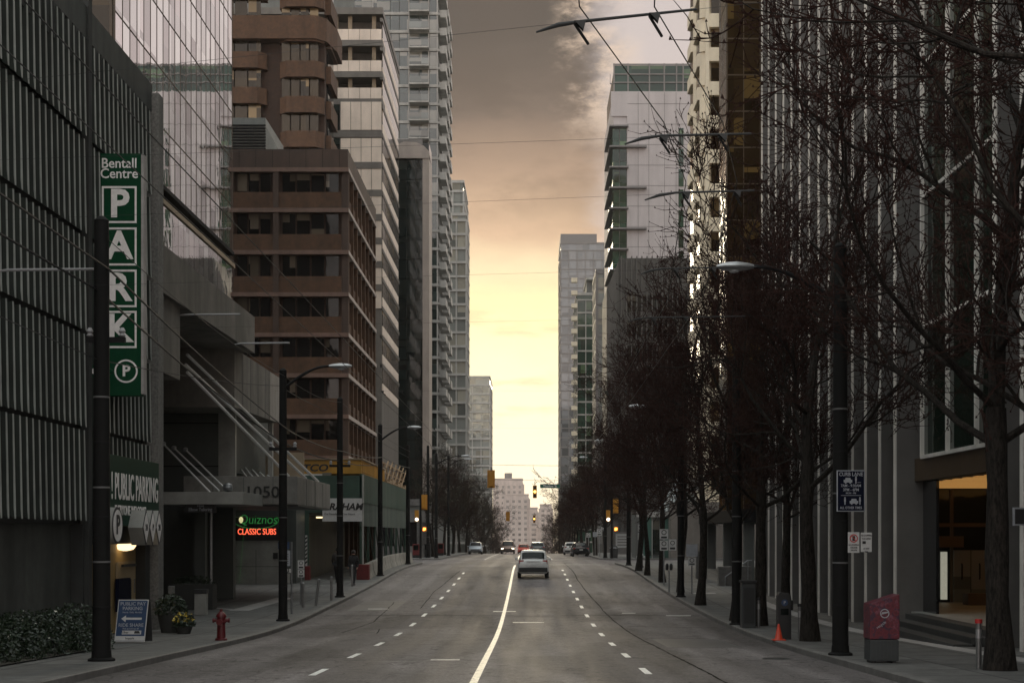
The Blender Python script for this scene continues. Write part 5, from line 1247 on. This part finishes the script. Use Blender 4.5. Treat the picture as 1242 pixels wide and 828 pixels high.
# recycling / litter box with printed wrap
x0,x1,y0,y1 = 6.30,6.83,27.3,27.8; z = sw(27.5); t = thing('street_bin','slanted litter box with a printed maroon top and grey base by the right kerb','bin',(6.56,27.5,z))
MB().box(x0,x1,y0,y1,z+.04,z+.44).build('base', M['bin_grey'], t, bevel=.02)
mb = MB()
for k in range(7): mb.box(x0+.04+k*.07,x0+.07+k*.07,y0-.008,y0,z+.08,z+.42)
mb.build('ribs', M['bin_grey'], t)
MB().prism([(x0-.01,z+.445),(x1+.01,z+.445),(x1+.01,z+1.27),(x0-.01,z+1.09)],'y',y0-.01,y1+.01).build('hood', M['maroon'], t, bevel=.012)
MB().disc(((x0+x1)/2,y0-.016,z+.92),.085,'y',24,.068).build('logo_ring', M['grey_sign'], t); MB().prism([(6.50,z+.90),(6.62,z+.93),(6.63,z+.955),(6.52,z+.945)],'y',y0-.018,y0-.013).build('logo_bird', M['grey_sign'], t)
text('lettering','recycle',.07,(6.5,y0-.016,z+.71),(R(90),R(-35),0),M['grey_sign'],t,1,ext=.002)
for x in (x0+.08,x1-.08): MB().box(x-.04,x+.04,y0+.05,y1-.05,z,z+.05).build('foot', M['plastic'], t)
# parking meters and small right posts
for (px,y,lb) in ((811.5,67,'twin headed parking meter between the third right pole and the next tree'),(786,84,'parking meter further along the right kerb')):
    x = PX(px,y); z = sw(y); t = thing('parking_meter', lb, 'parking meter', (x,y,z))
    MB().tube([(x,y,z),(x,y,z+1.0)],.03,8).build('post', M['steel'], t)
    for dx in (-.09,.09): MB().lathe([(.06,0),(.075,.08),(.075,.22),(.05,.29),(.01,.31)],12,(x+dx,y,z+1.0)).build('meter_head', M['plastic'], t, smooth=True)
for (x,y,lb,m_) in ((-10.0,133,'red newspaper box on the far left corner','redblock'),(-9.3,138,'dark newspaper box on the far left corner','pot'),(-8.9,152,'red box among the trees on the far left pavement','redblock')):
    z = sw(y); t = thing('newspaper_box', lb, 'newspaper box', (x,y,z)); MB().box(x-.3,x+.3,y-.25,y+.25,z+.25,z+1.25).build('body', M[m_], t, bevel=.03); MB().box(x-.28,x+.28,y-.23,y+.23,z,z+.25).build('stand', M['plastic'], t)
    MB().box(x-.22,x+.22,y-.262,y-.25,z+.7,z+1.15).build('window', M['carglass'], t)
x,y = 7.6,131; z = sw(y); t = thing('litter_barrel','dark round litter barrel at the far right corner of the crossing','bin',(x,y,z)); MB().lathe([(.34,0),(.36,.9),(.3,1.05),(.12,1.15)],18,(x,y,z)).build('body', M['plastic'], t, smooth=True); MB().lathe([(.37,.86),(.385,.88),(.385,.93),(.37,.95)],18,(x,y,z)).build('band', M['steel'], t)
x,y = 8.6,134; z = sw(y); t = thing('notice_panel','pale lit notice panel on the far right corner','sign',(x,y,z)); MB().box(x-.75,x+.75,y,y+.2,z+.3,z+2.3).build('frame', M['grey_metal'], t); MB().box(x-.65,x+.65,y-.02,y,z+.9,z+2.15).build('panel', M['sign_white'], t)
for k in range(4): MB().box(x-.5,x+.5,y-.03,y-.021,z+1.1+.25*k,z+1.2+.25*k).build('text_bar', M['grey_metal'], t)

# ------------------------------------------------------------------ traffic signals
def signal_head(t, x, y, z, back=False, lit=None, k=1.0, rz=0):
    """z is the centre; three lenses facing the camera end unless back"""
    h = MB().box(x-.17*k,x+.17*k,y-.12*k,y+.12*k,z-.55*k,z+.55*k).build('housing', M['amber_box'], t, bevel=.03)
    if back:
        MB().box(x-.28*k,x+.28*k,y+.12*k,y+.14*k,z-.66*k,z+.66*k).build('backboard', M['amber_box'], h)
    else:
        for i,nm in enumerate(('red','amber','green')):
            zz_ = z+(.35-.35*i)*k; m_ = M['lens_amber'] if (lit == nm == 'amber') else (M['lens_green'] if lit == nm == 'green' else M['lens_off'])
            MB().disc((x,y-.122*k,zz_),.12*k,'y',18).build('lens', m_, h)
            v = MB(); n = 10
            for q in range(n+1):
                a = math.pi*q/n; v.v += [(x+.135*k*math.cos(a),y-.12*k,zz_+.135*k*math.sin(a)),(x+.135*k*math.cos(a),y-.34*k,zz_+.125*k*math.sin(a)-.0)]
            for q in range(n): v.f.append((2*q,2*q+1,2*q+3,2*q+2))
            v.build('visor', M['amber_box'], h)
    return h
def sig(px, py, Y, label, back, lit, hang=True, k=1.0):
    x, z = PX(px,Y), PZ(py,Y)
    t = thing('traffic_signal', label, 'traffic signal', (x,Y,z)); signal_head(t,x,Y,z,back,lit,k)
    if hang: MB().tube([(x,Y,z+.5*k),(x,Y,z+.9*k)],.03,6).build('hanger', M['black'], t)
    return x, z
zs = []
a = sig(595.6,580.5,110,'yellow traffic signal seen from behind, hung above the left lanes',True,None)
b = sig(648.7,596,128,'traffic signal with its lower lens lit above the centre of the crossing',False,'amber')
c = sig(616,626,212,'small far signal seen from behind above the distant left lanes',True,None)
d = sig(648,629,212,'small far signal with a lit lens above the distant right lane',False,'amber')
for (y,za,label) in ((110,a[1]+.9,'wire carrying the near signal across the street'),(128,b[1]+.9,'wire carrying the lit signal and the street name sign'),(212,c[1]+1.0,'far wire carrying the two distant signals')):
    wire(sag((-8.1,y,za+.35),(6.7,y,za+.1),.12),label,.012)
t = thing('street_name_sign','green street name sign hung beside the lit signal','sign',(PX(667,128),128,PZ(589,128)))
MB().box(PX(655,128),PX(679,128),127.97,128.03,PZ(591.6,128),PZ(586.8,128)).build('panel', M['street_green'], t); text('lettering','Thurlow St',.26,(PX(667,128),127.96,PZ(589.2,128)),CAMR,M['white'],t,1,bold=.02,ext=.003); MB().tube([(PX(667,128),128,PZ(586.8,128)),(PX(667,128),128,b[1]+.95)],.015,6).build('hanger', M['black'], t)
def corner_signal(x, y, label, h, vehicle, ped, sd):
    z = sw(y); t = thing('signal_post', label, 'traffic signal', (x,y,z))
    MB().tube([(x,y,z),(x,y,z+h)],[.11,.08],12).build('post', M['pole'], t, smooth=True)
    signal_head(t, x+sd*.3, y, z+h-.7, vehicle is None, vehicle)
    b_ = MB().box(x+sd*.15,x+sd*.55,y-.12,y+.1,z+2.35,z+2.75).build('pedestrian_box', M['amber_box'], t)
    MB().prism([(x+sd*.22,z+2.42),(x+sd*.30,z+2.42),(x+sd*.34,z+2.42),(x+sd*.48,z+2.5),(x+sd*.46,z+2.68),(x+sd*.24,z+2.68)],'y',y-.135,y-.122).build('hand_symbol', M['lens_hand'], b_)
    if ped:
        w_ = MB().box(x-sd*.5,x-sd*.15,y-.12,y+.1,z+3.2,z+4.2).build('side_signal', M['amber_box'], t); MB().disc((x-sd*.32,y-.125,z+3.4),.14,'y',16).build('lens', M['lens_white' if sd > 0 else 'lens_green'], w_)
corner_signal(7.35,129.5,'signal post on the far right corner with a lit orange hand',5.3,None,True,1)
corner_signal(-9.35,129.5,'signal post on the far left corner with a lit orange hand',5.6,None,True,1)

# ------------------------------------------------------------------ vehicles
def car(name, label, cat, paint, L=4.3, Wd=1.75, Hh=1.5, kind='hatch', rear_lit=False, lit=False):
    """built with its nose towards +Y, origin at the ground under its middle"""
    t = thing(name, label, cat, (0,0,0)); h = Wd/2
    zb = .24
    if kind == 'sedan':
        st = [(-.5,.42,.86,.88,.86,.62,.52),(-.47,.30,.93,.96,.95,.84,.55),(-.36,zb,.96,1.02,1,.88,.60),(-.30,zb,.96,1.10,1,.88,.66),(-.16,zb,.95,Hh-.03,1,.89,.68),(.02,zb,.94,Hh,1,.90,.70),(.12,zb,.93,Hh-.05,1,.90,.70),(.27,zb,.90,.98,1,.89,.74),(.40,zb,.84,.88,.98,.86,.76),(.48,.28,.70,.74,.92,.80,.70),(.5,.34,.62,.66,.84,.7,.6)]
    else:
        st = [(-.5,.40,.88,.92,.88,.80,.66),(-.485,.30,.94,1.0,.96,.88,.72),(-.46,zb,.95,1.03,1,.89,.74),(-.41,zb,.95,Hh-.10,1,.90,.74),(-.36,zb,.95,Hh-.02,1,.90,.74),(-.05,zb,.94,Hh,1,.91,.74),(.08,zb,.93,Hh-.05,1,.91,.73),(.25,zb,.92,1.02,1,.90,.76),(.38,zb,.88,.92,.98,.88,.78),(.475,.28,.74,.78,.92,.82,.72),(.5,.36,.64,.68,.84,.72,.62)]
    m = MB(); N = 14; rings = []
    for (fy,b_,bt,rf,w_,wb,wr) in st:
        y = fy*L; half = [(0,b_),(.8*w_*h,b_),(w_*h*.97,b_+.12),(w_*h,(b_+bt)/2+.02),(wb*h*1.03,bt),(wr*h*1.02,max(bt+.01,rf-.05)),(wr*h*.8,rf),(0,rf+.015)]
        ring = half+[(-x,z) for x,z in half[-2:0:-1]]
        rings.append([(x,y,z) for x,z in ring])
        for x,z in ring: m.v.append((x,y,z))
    k = len(rings[0])
    for i in range(len(st)-1):
        for j in range(k): m.f.append((i*k+j,i*k+(j+1)%k,(i+1)*k+(j+1)%k,(i+1)*k+j))
    m.f.append(tuple(range(k))); m.f.append(tuple(range((len(st)-1)*k,len(st)*k)))
    body = m.build('body', paint, t, local=True, smooth=True)
    def P(i,j,f=0.,i2=None,o=(0,0,0)):
        a = Vector(rings[i][j]); b_ = Vector(rings[i2][j]) if i2 is not None else a; return a.lerp(b_,f)+Vector(o)
    def pane(nm, i0, i1, j0, j1, o, a0=.06, a1=.94, mt='carglass'):
        # quad between rings i0,i1 and ring points j0 (belt) and j1 (roof edge), slightly proud
        g = MB(); pts = []
        for (i,j,ff) in ((i0,j0,a0),(i1,j0,a1),(i1,j1,a1),(i0,j1,a0)): pts.append(P(i0,j,ff,i1)+Vector(o))
        c_ = sum(pts,Vector())/4; pts = [c_+(p-c_)*.9 for p in pts]; g.poly(pts); return g.build(nm, M[mt], t, local=True)
    ws = 4 if kind == 'sedan' else 4
    if kind == 'sedan': glass_r0, wf0, wf1 = 3, 6, 7
    else: glass_r0, wf0, wf1 = 2, 6, 7
    def band(nm, i0, i1, o):
        g = MB(); J = (5,6,7,8,9)
        for fz in (.08,.92):
            for j in J: p = P(i0,j,fz,i1)+Vector(o); g.v.append((p.x*(.93 if j in (5,9) else 1),p.y,p.z))
        for q in range(4): g.f.append((q,q+1,q+6,q+5))
        return g.build(nm, M['carglass'], t, local=True)
    band('rear_window', glass_r0, glass_r0+1, (0,-.035,.02)); band('windshield', wf1, wf0, (0,.035,.03))
    for sd,(j0,j1) in ((1,(4,5)),(-1,(10,9))):
        pane('side_window', 4, 5, j0, j1, (sd*.03,0,.0), .03, .97); pane('side_window', 5, 6, j0, j1, (sd*.03,0,0), .05, .9)
        mr = MB().box(sd*h*.98,sd*(h*.98+.16),L*.17,L*.20,.93,1.07).build('mirror', paint if kind != 'suv' else M['plastic'], t, local=True, bevel=.03)
        yb = -L*.5; x = sd*h*.74
        MB().box(x-.13,x+.13,yb-.02+(.05 if kind == 'sedan' else .03),yb+.12,.76,.98 if kind != 'sedan' else .90).build('tail_light', M['tail'], t, local=True, bevel=.02)
        MB().box(x-.15,x+.15,L*.5-.16,L*.5-.01,.60,.74).build('headlight', M['head'] if lit else M['alu'], t, local=True, bevel=.02)
        for fy in (-.31,.31):
            w_ = MB().tube([(sd*(h-.20),fy*L,.32),(sd*(h-.015),fy*L,.32)],.32,22).build('wheel', M['tyre'], t, local=True)
            MB().tube([(sd*(h-.02),fy*L,.32),(sd*(h-.0),fy*L,.32)],.20,16).build('rim', M['rim'], w_, local=True)
    MB().box(-h*.9,h*.9,-L*.5-.05,-L*.5+.1,.34,.58).build('rear_bumper', M['plastic'] if kind == 'hatch' else paint, t, local=True, bevel=.03)
    MB().box(-h*.85,h*.85,L*.5-.1,L*.5+.04,.28,.46).build('front_bumper', M['plastic'], t, local=True, bevel=.03)
    MB().box(-.55,.55,L*.5-.02,L*.5+.015,.50,.62).build('grille', M['plastic'], t, local=True)
    MB().box(-.18,.18,-L*.5-.06,-L*.5-.045,.62 if kind != 'sedan' else .66,.74 if kind != 'sedan' else .78).build('number_plate', M['sign_white'], t, local=True)
    MB().box(-.36*Wd/1.75,.36*Wd/1.75,-L*.5-.012,-L*.5+.02,.88,.92).build('boot_trim', M['alu'], t, local=True)
    return t
def put(t, x, y, rz=0):
    t.location = (x,y,gz(y)+.0); t.rotation_euler = (R(0) if not rz else 0,0,rz); return t
put(car('silver_hatchback','silver hatchback driving away in the lane right of the centre line','car',M['silver'],4.0,1.72,1.52,'hatch'), .30, 82.5)
put(car('oncoming_suv','bronze brown SUV coming towards the viewer with its headlights on','car',M['maroon_car'],4.5,1.85,1.66,'suv',lit=True), PX(616,196), 196, math.pi)
put(car('grey_car','grey car just ahead of the silver hatchback at the crest','car',M['greycar'],4.5,1.85,1.5,'suv'), PX(652,178), 178)
put(car('parked_sedan','dark sedan parked at the right kerb beyond the crossing','car',M['darkcar'],4.6,1.8,1.45,'sedan'), PX(703,157), 157, R(2))
put(car('parked_white_car','white car mostly hidden behind the parked dark sedan','car',M['whitecar'],4.3,1.75,1.5,'hatch'), PX(692.5,176), 176)
put(car('parked_blue_car','pale blue car parked at the left kerb beyond the crossing','car',M['bluecar'],4.3,1.75,1.5,'hatch'), PX(577,186), 186, math.pi)
put(car('distant_orange_car','small orange car on the far slope left of the grey car','car',M['cone'],4.3,1.75,1.5,'hatch'), PX(635,219), 219, math.pi)

# ------------------------------------------------------------------ people
def body_mat(coat):
    m, nt, b = mat_new('clothed_skin')
    tcn = nt.nodes.new('ShaderNodeTexCoord'); sp_ = nt.nodes.new('ShaderNodeSeparateXYZ'); lk(nt, tcn.outputs['Object'], sp_.inputs[0])
    cl = coat.diffuse_color; f = math_(nt,'GREATER_THAN',sp_.outputs['Z'],1.5)
    hand = math_(nt,'MULTIPLY',math_(nt,'GREATER_THAN',math_(nt,'ABSOLUTE',sp_.outputs['X']),.19),math_(nt,'LESS_THAN',sp_.outputs['Z'],.88))
    lk(nt, mixc(nt, math_(nt,'MAXIMUM',f,hand), (.014,.014,.016), (.35,.2,.15)), b.inputs['Base Color']); b.inputs['Roughness'].default_value = .8; return m
def person(x, y, label, coat, h=1.74, face=0, stride=.22):
    z = sw(y); t = thing('person', label, 'person', (x,y,z), None, face)
    V = {'pel':(0,0,.95),'chest':(0,.02,1.28),'neck':(0,.03,1.48),'headb':(0,.05,1.58),'headt':(0,.05,1.72),
         'hl':(-.1,0,.90),'kl':(-.1,.14,.50),'al':(-.1,stride,.08),'tl':(-.1,stride+.17,.04),'hr':(.1,0,.90),'kr':(.11,.02,.49),'ar':(.1,-stride,.12),'tr':(.1,-stride+.14,.03),
         'sl':(-.19,.02,1.42),'el':(-.24,-.06,1.13),'wl':(-.23,.10,.90),'fl':(-.22,.14,.80),'sr':(.19,.02,1.42),'er':(.24,.0,1.13),'wr':(.23,.15,.93),'fr':(.22,.20,.83)}
    E = [('pel','chest'),('chest','neck'),('neck','headb'),('headb','headt'),('pel','hl'),('hl','kl'),('kl','al'),('al','tl'),('pel','hr'),('hr','kr'),('kr','ar'),('ar','tr'),('chest','sl'),('sl','el'),('el','wl'),('wl','fl'),('chest','sr'),('sr','er'),('er','wr'),('wr','fr')]
    RR = dict(pel=.15,chest=.17,neck=.055,headb=.085,headt=.075,hl=.10,kl=.065,al=.045,tl=.04,hr=.10,kr=.065,ar=.045,tr=.04,sl=.075,el=.05,wl=.035,fl=.035,sr=.075,er=.05,wr=.035,fr=.035)
    def skin(nm, keys, grow, mat):
        kk = [k for k in V if k in keys]; ix = {k:i for i,k in enumerate(kk)}
        me = bpy.data.meshes.new(nm); s_ = h/1.78
        me.from_pydata([tuple(c*s_ for c in V[k]) for k in kk],[(ix[a],ix[b]) for a,b in E if a in ix and b in ix],[])
        o = bpy.data.objects.new(nm, me); col.objects.link(o); o.parent = t
        md = o.modifiers.new('skin','SKIN'); 
        if not me.skin_vertices: 
            bm = bmesh.new(); bm.from_mesh(me); bm.verts.layers.skin.verify(); bm.to_mesh(me); bm.free()
        for k,i in ix.items():
            r_ = RR[k]*s_*grow; me.skin_vertices[0].data[i].radius = (r_,r_); me.skin_vertices[0].data[i].use_root = (k == ('pel' if 'pel' in ix else kk[0]))
        sb = o.modifiers.new('sub','SUBSURF'); sb.levels = 2; sb.render_levels = 2
        me.materials.append(mat); return o
    skin('body', set(V), 1.0, body_mat(coat))
    skin('coat', {'pel','chest','sl','el','wl','sr','er','wr'}, 1.22, coat)
    skin('trousers', {'pel','hl','kl','al','hr','kr','ar'}, 1.14, M['trousers'])
    s_ = h/1.78
    MB().lathe([(.02,-.02),(.095,.0),(.112,.06),(.10,.13),(.05,.175),(.01,.18)],14,(0,.03*s_,1.60*s_)).build('hair', M['hair'], t, local=True, smooth=True)
    for sd in (-1,1): 
        f = MB().box(-.05+sd*.1,.05+sd*.1,-.06+sd*-stride,.20+sd*-stride,0,.09).build('shoe', M['ink'], t, local=True, bevel=.02)
    return t
person(PX(429,73),73,'person in a dark coat walking at the entrance of the hoarding walkway',M['coat'],1.72,R(165))
person(PX(409,75),75,'second person in a dark coat half hidden by the pole at the walkway entrance',M['coat2'],1.78,R(-10))
person(-9.5,143,'person in pale clothes on the far left pavement near the red box',M['stone'],1.7,R(180))

# ------------------------------------------------------------------ trees
def grow(seed, H, r0, clear, spread, lean=0, limbs=9, dense=1.0, tw=.0075, up=.10):
    """bare street tree: (trunk with limbs, twigs with swollen buds)"""
    r = random.Random(seed); T, C = MB(), MB()
    def path(p, d, L, n, wig, upk):
        pts = [p]; dirs = [d]
        for i in range(n):
            d = (d+Vector((r.gauss(0,wig),r.gauss(0,wig),r.gauss(0,wig)+upk))).normalized(); p = p+d*(L/n); pts.append(p); dirs.append(d)
        return pts, dirs
    def at(pts, dirs, t):
        f = t*(len(pts)-1); i = min(int(f),len(pts)-2); return pts[i].lerp(pts[i+1],f-i), dirs[i+1]
    def kid_dir(d, lo, hi):
        q = d.orthogonal().normalized(); q.rotate(Matrix.Rotation(r.uniform(0,2*math.pi),3,d)); a = R(r.uniform(lo,hi)); return (d*math.cos(a)+q*math.sin(a)).normalized()
    tp, td = path(Vector((0,0,0)), Vector((lean,0,1)).normalized(), clear, 7, .035, .02)
    flare = [1.55,1.18]+[1.04-.03*i+.06*((i*5)%3-1) for i in range(6)]
    T.tube(tp,[r0*f for f in flare],10)
    lp, ld = path(tp[-1], td[-1], H-clear-1.2, 9, .10, .06)
    T.tube(lp,[r0*.74*(1-.09*i) for i in range(10)],8)
    def level2(p, d, L, rad, depth):
        n = 6 if depth == 1 else 4
        pts, dirs = path(p, d, L, n, .16 if depth == 1 else .2, up*.7)
        (T if depth == 1 else C).tube(pts,[max(tw,rad*(1-.75*i/n)) for i in range(n+1)],5 if depth == 1 else 4,False)
        if depth == 1:
            for k in range(int(L*5*dense)):
                t = r.uniform(.15,1); q, dd = at(pts,dirs,t); level2(q, kid_dir(dd,25,65), r.uniform(.55,1.5)*(1.15-.4*t), max(tw*1.3,rad*.35), 2)
        else:
            for k in range(int(3+L*5*dense)):
                t = r.uniform(.1,1); q, dd = at(pts,dirs,t); dd = kid_dir(dd,20,70); l = r.uniform(.22,.62)
                m = q+dd*l*.5+Vector((r.gauss(0,.04),r.gauss(0,.04),r.gauss(.02,.04))); e = m+(dd+Vector((0,0,.25))).normalized()*l*.5
                C.tube([q,m,e],[tw,tw*.8,tw*.5],3,False)
                for u in (e, m, q.lerp(m,.5)):
                    if r.random() < .8:
                        b = len(C.v); s_ = r.uniform(.012,.024)
                        C.v += [(u.x+s_,u.y,u.z),(u.x-s_*.5,u.y+s_*.87,u.z),(u.x-s_*.5,u.y-s_*.87,u.z),(u.x,u.y,u.z+s_*2.0)]
                        C.f += [(b,b+1,b+2),(b,b+1,b+3),(b+1,b+2,b+3),(b+2,b,b+3)]
    az0 = r.uniform(0,6.28)
    for i in range(limbs):
        t = i/limbs
        if i < 4: q, dd = tp[-1 if i%2 else -2], td[-1]
        else: q, dd = at(lp,ld,(i-3)/(limbs-2))
        a = az0+i*2.4+r.uniform(-.3,.3); el_ = R(r.uniform(20,48)+18*t)
        d = Vector((math.cos(a)*math.cos(el_),math.sin(a)*math.cos(el_),math.sin(el_)))
        L = spread*r.uniform(.8,1.15)*(1-.35*t); rad = r0*r.uniform(.30,.44)*(1-.35*t)
        pts, dirs = path(q, d, L, 8, .19, up*.5)
        T.tube(pts,[rad*(1-.85*j/8) for j in range(9)],7,False)
        for k in range(int(8*dense)+3):
            u = r.uniform(.18,1); q2, d2 = at(pts,dirs,u); level2(q2, kid_dir(d2,30,65), r.uniform(1.0,2.3)*(1.2-.5*u), rad*(1-.8*u)*.42+.007, 1)
    for k in range(int(8*dense)):
        q2, d2 = at(lp,ld,r.uniform(.3,1)); level2(q2, kid_dir(d2,25,60), r.uniform(1,2), r0*.16, 1)
    return T, C
TREE_N = [0]
def tree_proto(seed, *a, twm='twig', **k):
    T, C = grow(seed,*a,**k)
    return T.mesh('trunk', M['bark'], smooth=True), C.mesh('crown', M[twm])
protos = [tree_proto(1, 10.5, .128, 3.3, 4.7, dense=.74), tree_proto(2, 11.5, .142, 3.4, 5.0, lean=.05, limbs=9, dense=.88), tree_proto(3, 9.8, .12, 3.0, 4.2, lean=-.04, limbs=9, dense=.72),
          tree_proto(4, 13.2, .155, 3.6, 5.6, lean=-.02, limbs=12, dense=.68), tree_proto(5, 11.0, .14, 3.2, 4.2, twm='twig2', dense=.62)]
def tree(x, y, label, k, rz, s=1.0, group='bare street trees along the right kerb'):
    z = sw(y)-.02 if y < 299 else gz(y)-.05
    t = thing('bare_tree', label, 'tree', (x,y,z), group, rz); t.scale = (s,s,s)
    for nm, me in zip(('trunk','crown'),protos[k]):
        o = bpy.data.objects.new(nm, me); col.objects.link(o); o.parent = t
    return t
tree(8.05,25.3,'largest bare tree with a thick trunk at the right edge of the picture',3,1.2,1.25)
tree(6.95,36.5,'bare tree with a leaning trunk behind the ticket machine and cone',1,4.4,1.28)
tree(7.15,45.6,'bare tree beside the tall grey cabinet and the second right pole',0,.4,1.28)
tree(6.8,48.6,'thin bare tree right behind the second right pole',2,4.4,1.2)
tree(6.75,58,'bare tree with a slanting trunk in front of the teal shopfront',1,5.2,1.12)
tree(6.85,75.5,'bare tree just behind the post with three white parking signs',0,1.9,1.12)
tree(6.6,82,'slim bare tree between the parking sign post and the next trunk',2,3.3,1.1)
tree(6.5,87,'bare tree nearest the crossing on the right kerb',1,.9,1.08)
tree(6.9,67,'bare tree beside the third right pole and the twin meter',2,5.7,1.15)
tree(9.6,55,'bare tree set back on the plaza side close to the white fins',0,2.2,1.2)
tree(8.6,17.5,'bare tree outside the right edge whose branches hang into the top right corner',3,4.0,1.2)
tree(9.4,24.3,'bare tree outside the right edge whose crown reaches over the lobby steps',0,3.6,1.3)
ORD = ['first','second','third','fourth','fifth','sixth','seventh','eighth','ninth','tenth','eleventh','twelfth','thirteenth','fourteenth']
for i in range(10): tree(7.0+.5*(i%2),134+9.5*i,'%s bare tree past the crossing on the right pavement' % ORD[i],(0,2,1,0,4,2,1,4,0,2)[i],i*1.7,.95+.07*(i%3))
for i in range(9): tree(-9.0-.5*(i%2),141+9.5*i,'%s bare tree past the crossing on the left pavement' % ORD[i],(4,2,4,0,4,2,4,1,4)[i],i*2.1,.92+.08*(i%3),'bare street trees along the left kerb')
for i in range(10):
    y = 236+24*i
    tree(7.5+.5*(i%2),y,'%s bare tree on the falling slope to the right of the road' % ORD[i],(0,2,4,1,4,2,0,4,1,2)[i],i*1.3,1.25+.1*(i%3),'bare trees on the far slope')
    tree(-9.5-.8*(i%2),y+6,'%s bare tree on the falling slope to the left of the road' % ORD[i],(4,2,4,0,4,1,4,2,4,0)[i],i*1.9,1.35+.1*(i%3),'bare trees on the far slope')

HAZE = .00013
hz = MB().box(-905,905,-65,1090,-40,114).build('haze', None)
hz['kind'] = 'stuff'
hm = bpy.data.materials.new('pale_haze'); hm.use_nodes = True; hn = hm.node_tree; hn.nodes.clear()
ho = hn.nodes.new('ShaderNodeOutputMaterial'); hv = hn.nodes.new('ShaderNodeVolumePrincipled')
hv.inputs['Color'].default_value = (.94,.88,.82,1); hv.inputs['Density'].default_value = HAZE; hv.inputs['Anisotropy'].default_value = .35
lk(hn, hv.outputs[0], ho.inputs['Volume']); hz.data.materials.append(hm)
sc.cycles.volume_bounces = 0
